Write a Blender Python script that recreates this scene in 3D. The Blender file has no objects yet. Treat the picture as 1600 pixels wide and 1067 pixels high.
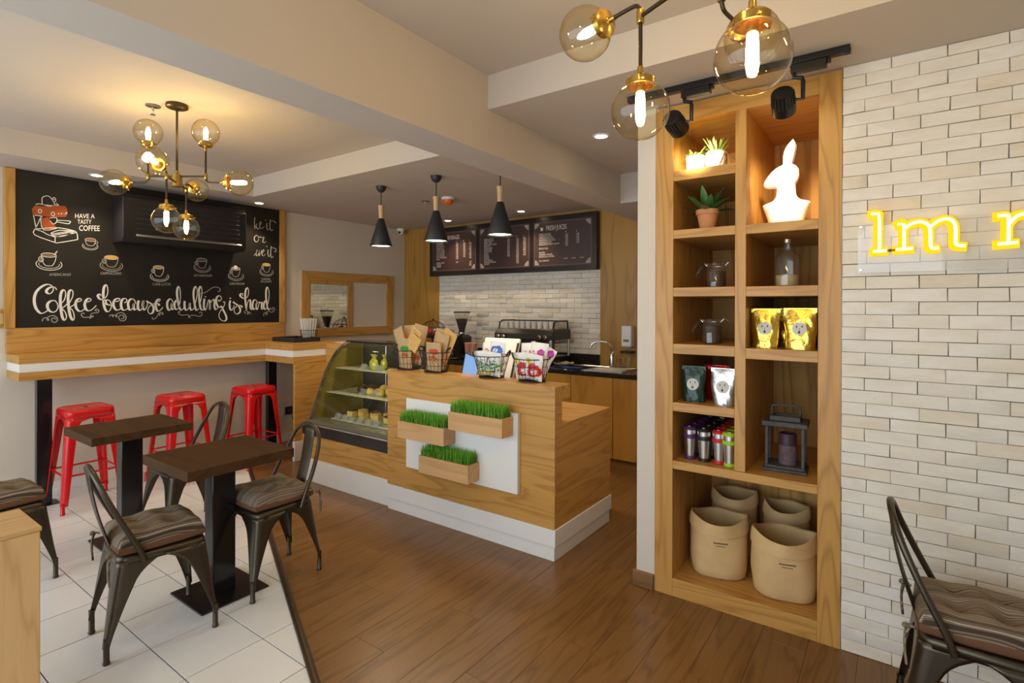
import bpy, bmesh, math, random
from mathutils import Vector, Matrix
random.seed(7)
S = bpy.context.scene
COL = S.collection
PI = math.pi
# ---------------------------------------------------------------- camera, world, light, exposure
CAM_H, FPX, YAW, PITCH, ROLL, SHY = 1.53, 838.2185, 0.621010675, -0.00248824642, 0.00256482144, -51.654
cam = bpy.data.cameras.new('camera')
co = bpy.data.objects.new('camera', cam); COL.objects.link(co)
cam.sensor_width = 36; cam.lens = FPX / 1600 * 36; cam.shift_y = SHY / 1600; cam.clip_start = 0.05
Fv = Vector((-math.sin(YAW), math.cos(YAW), 0)); Rv = Vector((math.cos(YAW), math.sin(YAW), 0)); Uv = Vector((0, 0, 1))
F2 = Fv * math.cos(PITCH) + Uv * math.sin(PITCH); U2 = Uv * math.cos(PITCH) - Fv * math.sin(PITCH)
R3 = Rv * math.cos(ROLL) + U2 * math.sin(ROLL); U3 = U2 * math.cos(ROLL) - Rv * math.sin(ROLL)
co.matrix_world = Matrix(((R3.x, U3.x, -F2.x, 0), (R3.y, U3.y, -F2.y, 0), (R3.z, U3.z, -F2.z, CAM_H), (0, 0, 0, 1)))
S.camera = co
S.view_settings.view_transform = 'Standard'; S.view_settings.look = 'None'
S.view_settings.gamma = 1.0; S.view_settings.use_curve_mapping = False
S.view_settings.exposure = 0.38
S.cycles.use_denoising = True
S.cycles.max_bounces = 10; S.cycles.diffuse_bounces = 5; S.cycles.transparent_max_bounces = 16; S.cycles.transmission_bounces = 6
S.cycles.caustics_reflective = False; S.cycles.caustics_refractive = False
S.cycles.sample_clamp_indirect = 4.0
wd = bpy.data.worlds.new('world'); S.world = wd; wd.use_nodes = True
wd.node_tree.nodes['Background'].inputs[0].default_value = (0.72, 0.84, 1.0, 1)
wd.node_tree.nodes['Background'].inputs[1].default_value = 1.0
DAY_W, BULB_E, SPOT_W, PEND_W, TRACK_W = 112.0, 122.0, 26.0, 22.0, 40.0

def lamp(kind, name, loc, power, col=(1, 1, 1), size=0.05, rot=None, target=None, parent=None, angle=70, blend=.6, size_y=None):
    l = bpy.data.lights.new(name, kind); l.energy = power; l.color = col
    if kind == 'AREA':
        l.shape = 'RECTANGLE'; l.size = size; l.size_y = size_y or size
    else:
        l.shadow_soft_size = size
    if kind == 'SPOT':
        l.spot_size = math.radians(angle); l.spot_blend = blend
    o = bpy.data.objects.new(name, l); COL.objects.link(o); o.location = loc
    if target is not None:
        o.rotation_euler = (Vector(target) - Vector(loc)).to_track_quat('-Z', 'Y').to_euler()
    elif rot: o.rotation_euler = rot
    if parent: o.parent = parent
    return o
# overcast daylight through the shopfront glazing behind the camera
lamp('AREA', 'shopfront_daylight', (-2.6, -1.72, 1.35), DAY_W, (0.79, 0.89, 1.0), size=6.0, size_y=2.2, target=(-2.6, 3, 1.1))

NTH = ('first', 'second', 'third', 'fourth', 'fifth', 'sixth', 'seventh', 'eighth', 'ninth')
# ---------------------------------------------------------------- geometry helpers
class M:
    def __init__(s): s.v = []; s.f = []
    def add(s, v, f):
        k = len(s.v); s.v += [tuple(p) for p in v]; s.f += [tuple(i + k for i in q) for q in f]; return s
    def box(s, x0, x1, y0, y1, z0, z1):
        return s.add([(x0,y0,z0),(x1,y0,z0),(x1,y1,z0),(x0,y1,z0),(x0,y0,z1),(x1,y0,z1),(x1,y1,z1),(x0,y1,z1)],
                     [(0,3,2,1),(4,5,6,7),(0,1,5,4),(1,2,6,5),(2,3,7,6),(3,0,4,7)])
    def prism(s, poly, ax, a, b):
        n = len(poly)
        mp = {'x': lambda p, t: (t, p[0], p[1]), 'y': lambda p, t: (p[0], t, p[1]), 'z': lambda p, t: (p[0], p[1], t)}[ax]
        return s.add([mp(p, a) for p in poly] + [mp(p, b) for p in poly],
                     [tuple(range(n))[::-1], tuple(range(n, 2*n))] + [(i, (i+1) % n, n+(i+1) % n, n+i) for i in range(n)])
    def tube(s, path, r, n=8, closed=False):
        P = [Vector(p) for p in path]; m = len(P)
        rr = r if isinstance(r, (list, tuple)) else [r]*m
        T = []
        for i in range(m):
            a = P[(i-1) % m] if (closed or i > 0) else P[i]; b = P[(i+1) % m] if (closed or i < m-1) else P[i]
            T.append((b-a).normalized())
        up = Vector((0,0,1)) if abs(T[0].z) < .9 else Vector((1,0,0))
        u = T[0].cross(up).normalized(); vs = []
        for i in range(m):
            u = (u - T[i]*u.dot(T[i])).normalized(); w = T[i].cross(u)
            vs += [P[i] + (u*math.cos(2*PI*k/n) + w*math.sin(2*PI*k/n))*rr[i] for k in range(n)]
        fs = []
        for i in range(m if closed else m-1):
            j = (i+1) % m
            fs += [(i*n+k, i*n+(k+1) % n, j*n+(k+1) % n, j*n+k) for k in range(n)]
        if not closed: fs += [tuple(range(n))[::-1], tuple(range((m-1)*n, m*n))]
        return s.add(vs, fs)
    def lathe(s, prof, c=(0,0,0), n=24, axis=None, caps=True):
        q = Vector(axis).to_track_quat('Z', 'Y') if axis is not None else None
        vs = []; fs = []
        for r, z in prof:
            for k in range(n):
                p = Vector((r*math.cos(2*PI*k/n), r*math.sin(2*PI*k/n), z))
                vs.append((q @ p if q else p) + Vector(c))
        for i in range(len(prof)-1):
            fs += [(i*n+k, i*n+(k+1) % n, (i+1)*n+(k+1) % n, (i+1)*n+k) for k in range(n)]
        if caps:
            fs += [tuple(range(n))[::-1], tuple(range((len(prof)-1)*n, len(prof)*n))]
        return s.add(vs, fs)
    def ball(s, c, r, nu=16, nv=10, rot=None):
        if not isinstance(r, (list, tuple)): r = (r, r, r)
        vs = []; fs = []
        for i in range(nv+1):
            t = PI*i/nv
            t = min(max(t, .02), PI-.02)
            for k in range(nu):
                a = 2*PI*k/nu
                p = Vector((r[0]*math.sin(t)*math.cos(a), r[1]*math.sin(t)*math.sin(a), r[2]*math.cos(t)))
                vs.append((rot @ p if rot else p) + Vector(c))
        for i in range(nv):
            fs += [(i*nu+k, i*nu+(k+1) % nu, (i+1)*nu+(k+1) % nu, (i+1)*nu+k) for k in range(nu)]
        fs += [tuple(range(nu))[::-1], tuple(range(nv*nu, nv*nu+nu))]
        return s.add(vs, fs)
    def surf(s, fn, nu, nv, wrap=False):
        vs = [fn(i/nu, j/nv) for j in range(nv+1) for i in range(nu if wrap else nu+1)]
        w = nu if wrap else nu+1; fs = []
        for j in range(nv):
            for i in range(nu):
                i2 = (i+1) % w
                fs.append((j*w+i, j*w+i2, (j+1)*w+i2, (j+1)*w+i))
        return s.add(vs, fs)
    def loft(s, rings, caps=True):
        n = len(rings[0]); vs = [p for r in rings for p in r]; fs = []
        for i in range(len(rings)-1):
            fs += [(i*n+k, i*n+(k+1) % n, (i+1)*n+(k+1) % n, (i+1)*n+k) for k in range(n)]
        if caps: fs += [tuple(range(n))[::-1], tuple(range((len(rings)-1)*n, len(rings)*n))]
        return s.add(vs, fs)
    def move(s, mtx):
        s.v = [tuple(mtx @ Vector(p)) for p in s.v]; return s

def spline(pts, k=6, closed=False):
    P = [Vector(p) for p in pts]; n = len(P); out = []
    for i in range(n if closed else n-1):
        a = P[(i-1) % n] if (closed or i > 0) else P[i]; b = P[i]; c = P[(i+1) % n]
        d = P[(i+2) % n] if (closed or i < n-2) else c
        for j in range(k):
            t = j/k
            out.append(.5*((2*b) + (c-a)*t + (2*a-5*b+4*c-d)*t*t + (3*b-a-3*c+d)*t**3))
    if not closed: out.append(P[-1])
    return out

def mesh_of(name, m, mat, smooth=None, fix=True):
    me = bpy.data.meshes.new(name)
    me.from_pydata(m.v, [], m.f)
    if fix:
        b = bmesh.new(); b.from_mesh(me); bmesh.ops.recalc_face_normals(b, faces=b.faces); b.to_mesh(me); b.free()
    if smooth:
        me.polygons.foreach_set('use_smooth', [True]*len(me.polygons))
        me.set_sharp_from_angle(angle=math.radians(smooth))
    if mat: me.materials.append(mat)
    return me
def link(name, me, parent=None, loc=None):
    o = bpy.data.objects.new(name, me); COL.objects.link(o)
    if parent: o.parent = parent
    if loc: o.location = loc
    return o
def obj(name, m, mat, parent=None, smooth=None, bevel=0, seg=2, solid=0, fix=True, loc=None):
    o = link(name, mesh_of(name, m, mat, smooth if smooth else (40 if bevel else None), fix), parent, loc)
    if solid:
        d = o.modifiers.new('solid', 'SOLIDIFY'); d.thickness = solid; d.offset = 0
    if bevel:
        d = o.modifiers.new('bevel', 'BEVEL'); d.width = bevel; d.segments = seg; d.limit_method = 'ANGLE'; d.angle_limit = math.radians(40)
        d.harden_normals = False
    return o
def thing(name, label, cat, loc=(0,0,0), rz=0, group=None):
    o = bpy.data.objects.new(name, None); COL.objects.link(o); o.empty_display_size = .05
    o.location = loc; o.rotation_euler = (0, 0, rz); return tag(o, label, cat, group)
def tag(o, label, cat, group=None):
    o['label'] = label; o['category'] = cat
    if group: o['group'] = group
    return o
def struct(name, m, mat, parent=None, **k):
    o = obj(name, m, mat, parent, **k); o['kind'] = 'structure'; return o
def stuff(o): o['kind'] = 'stuff'; return o
KIDS = {}
def dup(root, loc, rz=0, label=None, group=None):
    kids = {}
    for o in bpy.data.objects:
        if o.parent: kids.setdefault(o.parent.name, []).append(o)
    def cp(o, parent):
        c = o.copy(); COL.objects.link(c)
        if parent: c.parent = parent
        for k in kids.get(o.name, []): cp(k, c)
        return c
    r = cp(root, None); r.location = loc; r.rotation_euler = (0, 0, rz)
    if label: r['label'] = label
    if group: r['group'] = group
    return r

# ---------------------------------------------------------------- materials
def nt(name):
    m = bpy.data.materials.new(name); m.use_nodes = True
    t = m.node_tree; return m, t, t.nodes['Principled BSDF'], t.nodes.new, t.links.new
def setin(b, **k):
    for n, v in k.items():
        n = n.replace('_', ' ')
        if n in b.inputs:
            b.inputs[n].default_value = v
def c4(c): return (c[0], c[1], c[2], 1)
def pbr(name, col, rough=.5, metal=0.0, spec=.5, coat=0.0, bump=0.0, bscale=80):
    m, t, b, N, L = nt(name)
    b.inputs['Base Color'].default_value = c4(col); b.inputs['Roughness'].default_value = rough
    b.inputs['Metallic'].default_value = metal; b.inputs['Specular IOR Level'].default_value = spec
    if coat: b.inputs['Coat Weight'].default_value = coat; b.inputs['Coat Roughness'].default_value = .1
    if bump:
        tc = N('ShaderNodeTexCoord'); no = N('ShaderNodeTexNoise'); no.inputs['Scale'].default_value = bscale; no.inputs['Detail'].default_value = 4
        bu = N('ShaderNodeBump'); bu.inputs['Strength'].default_value = bump; bu.inputs['Distance'].default_value = .004
        L(tc.outputs['Object'], no.inputs['Vector']); L(no.outputs[0], bu.inputs['Height']); L(bu.outputs[0], b.inputs['Normal'])
    return m
def ramp(t, stops, interp='LINEAR'):
    r = t.nodes.new('ShaderNodeValToRGB'); e = r.color_ramp; e.interpolation = interp
    while len(e.elements) < len(stops): e.elements.new(.5)
    for el, (p, c) in zip(e.elements, stops): el.position = p; el.color = c4(c)
    return r
def math_n(t, op, a, b=None):
    n = t.nodes.new('ShaderNodeMath'); n.operation = op
    for i, x in enumerate((a, b)):
        if x is None: continue
        if isinstance(x, (int, float)): n.inputs[i].default_value = x
        else: t.links.new(x, n.inputs[i])
    return n.outputs[0]
def mixc(t, fac, a, b, mode='MIX'):
    n = t.nodes.new('ShaderNodeMix'); n.data_type = 'RGBA'; n.blend_type = mode
    for i, x in ((0, fac), (6, a), (7, b)):
        if isinstance(x, (int, float)): n.inputs[i].default_value = x
        elif isinstance(x, (tuple, list)): n.inputs[i].default_value = c4(x)
        else: t.links.new(x, n.inputs[i])
    return n.outputs[2]
def objvec(t, rnd=True):
    tc = t.nodes.new('ShaderNodeTexCoord'); v = tc.outputs['Object']
    if rnd:
        oi = t.nodes.new('ShaderNodeObjectInfo')
        cb = t.nodes.new('ShaderNodeCombineXYZ')
        for i in range(3): t.links.new(math_n(t, 'MULTIPLY', oi.outputs['Random'], 7.3 + 5*i), cb.inputs[i])
        va = t.nodes.new('ShaderNodeVectorMath'); va.operation = 'ADD'
        t.links.new(v, va.inputs[0]); t.links.new(cb.outputs[0], va.inputs[1]); return va.outputs[0], oi.outputs['Random']
    return v, None
def mapping(t, v, sc):
    mp = t.nodes.new('ShaderNodeMapping'); mp.inputs['Scale'].default_value = sc; t.links.new(v, mp.inputs['Vector']); return mp.outputs[0]
def noise(t, v, scale, detail=2, rough=.5):
    n = t.nodes.new('ShaderNodeTexNoise'); n.inputs['Scale'].default_value = scale; n.inputs['Detail'].default_value = detail
    n.inputs['Roughness'].default_value = rough; t.links.new(v, n.inputs['Vector']); return n.outputs[0]
def bumpn(t, b, h, strength, dist=.002):
    bu = t.nodes.new('ShaderNodeBump'); bu.inputs['Strength'].default_value = strength; bu.inputs['Distance'].default_value = dist
    t.links.new(h, bu.inputs['Height']); t.links.new(bu.outputs[0], b.inputs['Normal'])
def wood(name, light, dark, ax='z', rough=.38, rings=15, across=4.0, along=.40, tint=.0, contrast=.6, spec=.4):
    m, t, b, N, L = nt(name)
    v, rnd = objvec(t)
    sc = [across]*3; sc['xyz'.index(ax)] = along
    n1 = noise(t, mapping(t, v, sc), 1.0, 3, .45)
    fr = math_n(t, 'FRACT', math_n(t, 'MULTIPLY', n1, rings))
    r = ramp(t, [(0, (.5,)*3), (.16, (1,)*3), (.70, (.78,)*3), (.92, (.05,)*3), (1, (.5,)*3)])
    L(fr, r.inputs[0])
    fs = [260]*3; fs['xyz'.index(ax)] = 5
    fib = noise(t, mapping(t, v, fs), 1.0, 2, .6)
    f = math_n(t, 'ADD', math_n(t, 'MULTIPLY', r.outputs[0], contrast), math_n(t, 'MULTIPLY', fib, 1-contrast))
    ls = [1.3]*3; ls['xyz'.index(ax)] = .3
    col = mixc(t, f, dark, light)
    big = noise(t, mapping(t, v, ls), 1.0, 1)
    col = mixc(t, math_n(t, 'MULTIPLY', big, .35), col, tuple(x*.72 for x in light), 'MULTIPLY') if False else col
    if tint:
        k = math_n(t, 'ADD', math_n(t, 'MULTIPLY', rnd, tint), 1 - tint/2)
        hsv = N('ShaderNodeHueSaturation'); L(col, hsv.inputs['Color']); L(k, hsv.inputs['Value']); col = hsv.outputs[0]
    L(col, b.inputs['Base Color']); setin(b, Roughness=rough); b.inputs['Specular IOR Level'].default_value = spec
    bumpn(t, b, f, .12, .001)
    return m
def emit(name, col, strength):
    m = bpy.data.materials.new(name); m.use_nodes = True; t = m.node_tree; t.nodes.clear()
    e = t.nodes.new('ShaderNodeEmission'); e.inputs[0].default_value = c4(col); e.inputs[1].default_value = strength
    o = t.nodes.new('ShaderNodeOutputMaterial'); t.links.new(e.outputs[0], o.inputs[0]); return m
def thin_glass(name, tint=(1,1,1), ior=1.45, refl=1.0, rough=.01, haze=0.0, edge=None):
    m = bpy.data.materials.new(name); m.use_nodes = True; t = m.node_tree; t.nodes.clear(); N = t.nodes.new; L = t.links.new
    tr = N('ShaderNodeBsdfTransparent'); tr.inputs[0].default_value = c4(tint)
    if edge:
        lw0 = N('ShaderNodeLayerWeight'); lw0.inputs[0].default_value = .5
        L(mixc(t, math_n(t, 'POWER', lw0.outputs['Facing'], 2.5), tint, edge), tr.inputs[0])
    gl = N('ShaderNodeBsdfGlossy'); gl.inputs['Roughness'].default_value = rough
    lw = N('ShaderNodeLayerWeight'); lw.inputs[0].default_value = .5
    mx = N('ShaderNodeMixShader'); o = N('ShaderNodeOutputMaterial')
    L(math_n(t, 'ADD', math_n(t, 'MULTIPLY', math_n(t, 'POWER', lw.outputs['Facing'], 4.0), .62*refl), .035*refl), mx.inputs[0]); L(tr.outputs[0], mx.inputs[1]); L(gl.outputs[0], mx.inputs[2])
    out = mx.outputs[0]
    if haze:
        df = N('ShaderNodeBsdfDiffuse'); df.inputs[0].default_value = (.9,.9,.9,1); m2 = N('ShaderNodeMixShader'); m2.inputs[0].default_value = haze
        L(out, m2.inputs[1]); L(df.outputs[0], m2.inputs[2]); out = m2.outputs[0]
    L(out, o.inputs[0]); return m
def mottle(name, c1, c2, scale=6, rough=.6, rnd_amt=.0, bump=.2, bscale=30, detail=4, spec=.3):
    m, t, b, N, L = nt(name)
    v, rnd = objvec(t)
    n = noise(t, v, scale, detail, .6)
    r = ramp(t, [(.3, c1), (.7, c2)]); L(n, r.inputs[0]); col = r.outputs[0]
    if rnd_amt:
        hsv = N('ShaderNodeHueSaturation'); L(col, hsv.inputs['Color'])
        L(math_n(t, 'ADD', math_n(t, 'MULTIPLY', rnd, rnd_amt), 1-rnd_amt*.6), hsv.inputs['Value']); col = hsv.outputs[0]
    L(col, b.inputs['Base Color']); setin(b, Roughness=rough); b.inputs['Specular IOR Level'].default_value = spec
    if bump: bumpn(t, b, noise(t, v, bscale, 4, .6), bump, .003)
    return m

OAK_L, OAK_D = (.60, .325, .085), (.34, .155, .030)
oak_x = wood('oak_grain_x', OAK_L, OAK_D, 'x'); oak_y = wood('oak_grain_y', OAK_L, OAK_D, 'y'); oak_z = wood('oak_grain_z', OAK_L, OAK_D, 'z')
oak_panel = wood('oak_panelling', (.50, .27, .058), (.31, .15, .026), 'z', rings=9, across=2.2, along=.35)
oak_niche = wood('oak_niche_back', (.60, .335, .11), (.30, .15, .042), 'z', rings=26, across=2.2, along=.12, contrast=.75, rough=.7, spec=.1)
pale_oak = wood('pale_oak', (.66, .42, .19), (.48, .27, .10), 'z', rings=14, across=6, along=.5)
plank_m = wood('laminate_plank', (.265, .128, .039), (.095, .040, .0105), 'y', rough=.30, rings=9, across=7, along=.55, tint=.09, contrast=.42, spec=.5)
dark_top = wood('dark_table_wood', (.085, .040, .016), (.042, .019, .008), 'x', rough=.6, rings=6, spec=.12)
wood_neck = wood('pale_turned_wood', (.62, .42, .22), (.45, .28, .13), 'z', across=10)
paint = mottle('wall_paint', (.64, .575, .485), (.67, .60, .505), 1.5, .75, 0, .05, 120)
ceil_m = mottle('ceiling_paint', (.545, .475, .41), (.57, .50, .43), 1.2, .85, 0, .03, 90)
white_lam = pbr('white_laminate', (.80, .78, .74), .35)
black_metal = pbr('black_metal', (.012, .011, .011), .35, .3)
black_gloss = pbr('black_gloss', (.010, .009, .009), .15)
black_matte = pbr('black_matte', (.02, .019, .02), .6)
pend_black = pbr('pendant_black', (.018, .02, .024), .5)
gun = pbr('gunmetal', (.088, .070, .050), .34, .85, bump=.03, bscale=25)
red_m = pbr('red_enamel', (.60, .006, .009), .25, 0, .4, .2)
brass = pbr('brass', (.62, .40, .10), .25, 1)
dark_brass = pbr('dark_brass', (.08, .055, .03), .35, .8)
chrome = pbr('chrome', (.75, .75, .75), .12, 1)
steel = pbr('brushed_steel', (.62, .60, .57), .28, 1)
white_m = pbr('white_ceramic', (.86, .85, .83), .4)
granite = mottle('dark_granite', (.012, .011, .012), (.03, .028, .028), 60, .12, 0, 0, spec=.6)
grout = pbr('grout', (.055, .045, .038), .95)
mortar = pbr('mortar', (.10, .085, .07), .95)
tile_m = mottle('white_floor_tile', (.76, .755, .75), (.80, .795, .79), 2.5, .22, .04, .0, spec=.5)
rubber = pbr('rubber', (.02, .02, .02), .7)
chalk_w = pbr('chalk_white', (.78, .74, .68), .9)
chalk_g = pbr('chalk_grey', (.42, .39, .36), .9)
board_m = mottle('chalkboard_black', (.010, .0085, .008), (.016, .014, .012), 3, .5, 0, .02, 60)
globe_m = thin_glass('amber_globe_glass', (.972, .925, .79), 1.45, 1.5, edge=(.70, .57, .32))
glass_m = thin_glass('clear_glass', (.97, .98, .97), 1.45, 1.0)
case_glass = thin_glass('case_glass', (.93, .95, .90), 1.5, 1.0)
mirror_m = pbr('mirror_glass', (.62, .60, .50), .03, 1)
bulb_m = emit('warm_filament', (1.0, .72, .31), BULB_E)
disc_m = emit('warm_led_disc', (1.0, .82, .55), 14)
pend_disc = emit('pendant_glow', (1.0, .86, .62), 6)
brick_m = None
# ---------------------------------------------------------------- the room
XL, YB, YS, YF, XR, ZL, ZU = -5.64, 5.30, 2.808, -1.6, 1.9, 2.605, 2.79
struct('wall_left', M().box(XL-.12, XL, YF, YB, 0, 2.9), paint)
struct('wall_back', M().box(XL, -1.16, YB, YB+.12, 0, 2.9), paint)
wf = struct('wall_front', M().box(XL, -5.4, YF-.1, YF, 0, 2.9).box(.6, XR, YF-.1, YF, 0, 2.9).box(-5.4, .6, YF-.1, YF, 2.5, 2.9).box(-5.4, .6, YF-.1, YF, 0, .12), paint)
w1 = struct('window_1', M().box(-5.4, .6, YF-.07, YF-.03, .12, .17).box(-5.4, .6, YF-.07, YF-.03, 2.45, 2.5), black_metal)
for k in range(5):
    x = -5.4 + k*1.5
    obj('mullion', M().box(x-.03 if k else x, x+.03 if k < 4 else x, YF-.07, YF-.03, .17, 2.45) if False else M().box(x-.03, x+.03, YF-.07, YF-.03, .17, 2.45), black_metal, w1)
for k in range(4):
    x = -5.4 + k*1.5
    obj('pane', M().box(x+.03, x+1.47, YF-.053, YF-.047, .17, 2.45), glass_m, w1)
struct('wall_side', M().box(XR, XR+.1, YF, YS+.2, 0, 2.9), paint)
# partition that holds the shelf niche, its end and the brick wall
struct('wall_partition', M().box(-1.16, -1.058, YS+.004, YB, 0, ZU), paint)
wr = struct('wall_right', M().box(-.196, XR, YS+.014, YS+.12, 0, ZL+.1), mortar)
# ceilings: raised trays and the dropped parts round them, downstand beam
struct('ceiling', M().box(XL-.1, XR, YF, YB+.1, ZU, ZU+.1), ceil_m)
c1 = struct('ceiling_soffit', M().prism([(-5.64, YF), (-5.12, YF), (-5.12, 2.80), (-2.06, 2.80), (-2.06, YB), (-5.64, YB)], 'z', ZL, ZU), ceil_m)
struct('ceiling_soffit', M().box(-1.81, XR, 2.30, YB, ZL, ZU), ceil_m)
struct('ceiling_beam', M().box(-2.06, -1.81, YF, YB, 2.37, ZU), ceil_m)
struct('ceiling_bulkhead', M().box(-1.81, -1.16, 4.03, YB, 2.37, ZL), ceil_m)

# floor: screed, white tiles, laminate planks, transition strip
def clip(poly, nx, ny, d):
    out = []
    for i in range(len(poly)):
        a = poly[i]; b = poly[(i+1) % len(poly)]
        da = nx*a[0]+ny*a[1]-d; db = nx*b[0]+ny*b[1]-d
        if da >= 0: out.append(a)
        if (da >= 0) != (db >= 0):
            t = da/(da-db); out.append((a[0]+(b[0]-a[0])*t, a[1]+(b[1]-a[1])*t))
    return out
def area(p): return abs(sum(p[i][0]*p[(i+1) % len(p)][1]-p[(i+1) % len(p)][0]*p[i][1] for i in range(len(p))))/2
def inset(poly, d):
    n = len(poly); out = []
    cx = sum(p[0] for p in poly)/n; cy = sum(p[1] for p in poly)/n
    sgn = 1 if sum(poly[i][0]*poly[(i+1) % n][1]-poly[(i+1) % n][0]*poly[i][1] for i in range(n)) > 0 else -1
    for i in range(n):
        a = Vector(poly[i-1]); b = Vector(poly[i]); c = Vector(poly[(i+1) % n])
        e1 = (b-a).normalized(); e2 = (c-b).normalized()
        n1 = Vector((-e1.y, e1.x))*sgn; n2 = Vector((-e2.y, e2.x))*sgn
        h = n1+n2; k = max(.35, h.length_squared/2)
        out.append(tuple(b + h*(d/k)))
    return out
def slab(poly, z0, z1, ch):
    top = inset(poly, ch); n = len(poly)
    m = M()
    m.add([(p[0], p[1], z0) for p in poly]+[(p[0], p[1], z1-ch) for p in poly]+[(p[0], p[1], z1) for p in top],
          [tuple(range(n))[::-1], tuple(range(2*n, 3*n))]+[(i, (i+1) % n, n+(i+1) % n, n+i) for i in range(n)]+[(n+i, n+(i+1) % n, 2*n+(i+1) % n, 2*n+i) for i in range(n)])
    return m
fl = struct('floor', M().box(XL-.1, XR, YF-.1, YB+.1, -.10, -.005), grout)
A = (-3.417, 1.978); LN = (.41, .912); D0 = LN[0]*A[0]+LN[1]*A[1]
rest = M()
ts = 1/3; x0 = -2.70 - 9*ts; y0 = 1.009 - 8*ts
full_tile = mesh_of('tile', slab([(.0026, .0026), (ts-.0026, .0026), (ts-.0026, ts-.0026), (.0026, ts-.0026)], -.005, 0, .0006), tile_m)
for i in range(24):
    for j in range(14):
        x = x0+i*ts; y = y0+j*ts; g = .0026
        p = [(max(x+g, XL), max(y+g, YF)), (x+ts-g, max(y+g, YF)), (x+ts-g, y+ts-g), (max(x+g, XL), y+ts-g)]
        if p[1][0] <= p[0][0]+.01 or p[2][1] <= p[1][1]+.01: continue
        q = clip(p, -LN[0], -LN[1], -(D0+.005))
        if len(q) < 3 or area(q) < 4e-4: continue
        if y < -.7 or x > .5:
            s = slab(q, -.005, 0, .0012); rest.add(s.v, s.f); continue
        if len(q) == 4 and abs(area(q)-(ts-2*g)**2) < 1e-5: link('tile', full_tile, fl, (x, y, 0))
        else: obj('tile', slab(q, -.005, 0, .0012), tile_m, fl)
stuff(obj('tile_surround', rest, tile_m, fl))
pw = .19; k = 0
for i in range(41):
    x = XL + i*pw; off = (i*.437) % 1.2
    for j in range(-1, 7):
        y = YF + j*1.2 + off - .3
        p = [(x+.0005, max(y+.0005, YF)), (x+pw-.0005, max(y+.0005, YF)), (x+pw-.0005, min(y+1.1995, YB)), (x+.0005, min(y+1.1995, YB))]
        if p[2][1] <= p[1][1]+.02 or (x > -1.2 and y > 2.9) or x > XR: continue
        q = clip(p, LN[0], LN[1], D0+.018)
        if len(q) < 3 or area(q) < 4e-4: continue
        obj('plank', slab(q, -.005, 0, .0008), plank_m, fl)
strip = pbr('bronze_strip', (.05, .028, .012), .4, .3)
dx, dy = .912, -.41
L0 = (A[0]-dx*2.43, A[1]-dy*2.43)
t1 = struct('trim_1', M().add([(L0[0]+dx*s+LN[0]*o, L0[1]+dy*s+LN[1]*o, z) for s in (0, 8.2) for o, z in ((-.012, 0), (-.009, .009), (.002, .011), (.012, .009), (.024, .001), (.024, -.002), (-.012, -.002))],
    [(0,1,2,3,4,5,6), (13,12,11,10,9,8,7)]+[(i, (i+1) % 7, 7+(i+1) % 7, 7+i) for i in range(7)]), strip)
struct('baseboard_left', M().box(XL, XL+.012, 1.0, YB-.5, 0, .085), white_lam, bevel=.003)
bb = wood('baseboard_brown', (.26, .13, .05), (.13, .06, .02), 'x')
struct('baseboard_partition', M().box(-1.178, -1.059, YS-.014, YS+.004, 0, .085).box(-1.178, -1.16, YS+.004, 4.0, 0, .085), bb, bevel=.004)

# bricks: eight uneven slips, each brick a piece of its own
def brick_mat(name, c1, c2, c3):
    m, t, b, N, L = nt(name)
    v, rnd = objvec(t)
    n = noise(t, mapping(t, v, (3, 3, 9)), 2.2, 4, .6)
    r = ramp(t, [(.38, c1), (.62, c2)]); L(n, r.inputs[0])
    r2 = ramp(t, [(.0, (1,1,1)), (.6, (.985,.975,.96)), (.88, (.97,.94,.89)), (1, (.95,.89,.80))]); L(rnd, r2.inputs[0])
    col = mixc(t, 1.0, r.outputs[0], r2.outputs[0], 'MULTIPLY')
    n2 = noise(t, v, 38, 3, .7); r3 = ramp(t, [(.62, (0,0,0)), (.8, (1,1,1))]); L(n2, r3.inputs[0])
    col = mixc(t, math_n(t, 'MULTIPLY', r3.outputs[0], .35), col, c3)
    L(col, b.inputs['Base Color']); setin(b, Roughness=.85); b.inputs['Specular IOR Level'].default_value = .2
    bumpn(t, b, math_n(t, 'ADD', noise(t, v, 26, 5, .65), math_n(t, 'MULTIPLY', noise(t, v, 90, 2), .4)), .5, .003)
    return m
brick_m = brick_mat('whitewashed_brick', (.75, .70, .61), (.81, .77, .70), (.60, .52, .42))
BL, BH = .187, .0556
def brick_mesh(k):
    rnd = random.Random(k); j = lambda a: rnd.uniform(-a, a)
    g = .0012; x0, x1, z0, z1 = g, BL-g, g, BH-g; d = .012 + j(.0028); c = .0016
    back = [(x0, .014, z0), (x1, .014, z0), (x1, .014, z1), (x0, .014, z1)]
    mid = [(x0+j(.001), .014-d+c, z0+j(.0011)), (x1+j(.0013), .014-d+c, z0+j(.0011)), (x1+j(.0013), .014-d+c, z1+j(.0008)), (x0+j(.001), .014-d+c, z1+j(.0008))]
    fr = [(x0+c+j(.001), .014-d+j(.001), z0+c+j(.001)), (x1-c+j(.001), .014-d+j(.001), z0+c+j(.001)), (x1-c+j(.001), .014-d+j(.001), z1-c+j(.001)), (x0+c+j(.001), .014-d+j(.001), z1-c+j(.001))]
    md = [((x0+x1)/2+j(.02), .014-d+j(.0012), z0+c), ((x0+x1)/2+j(.02), .014-d+j(.0012), z1-c)]
    m = M(); m.add(back+mid+fr+md, [(0,1,5,4), (1,2,6,5), (2,3,7,6), (3,0,4,7), (4,5,9,12,8), (5,6,10,9), (6,7,11,13,10), (7,4,8,11), (8,12,13,11), (12,9,10,13)])
    return mesh_of('brick', m, brick_m, 30)
BR = [brick_mesh(k) for k in range(10)]
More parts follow.
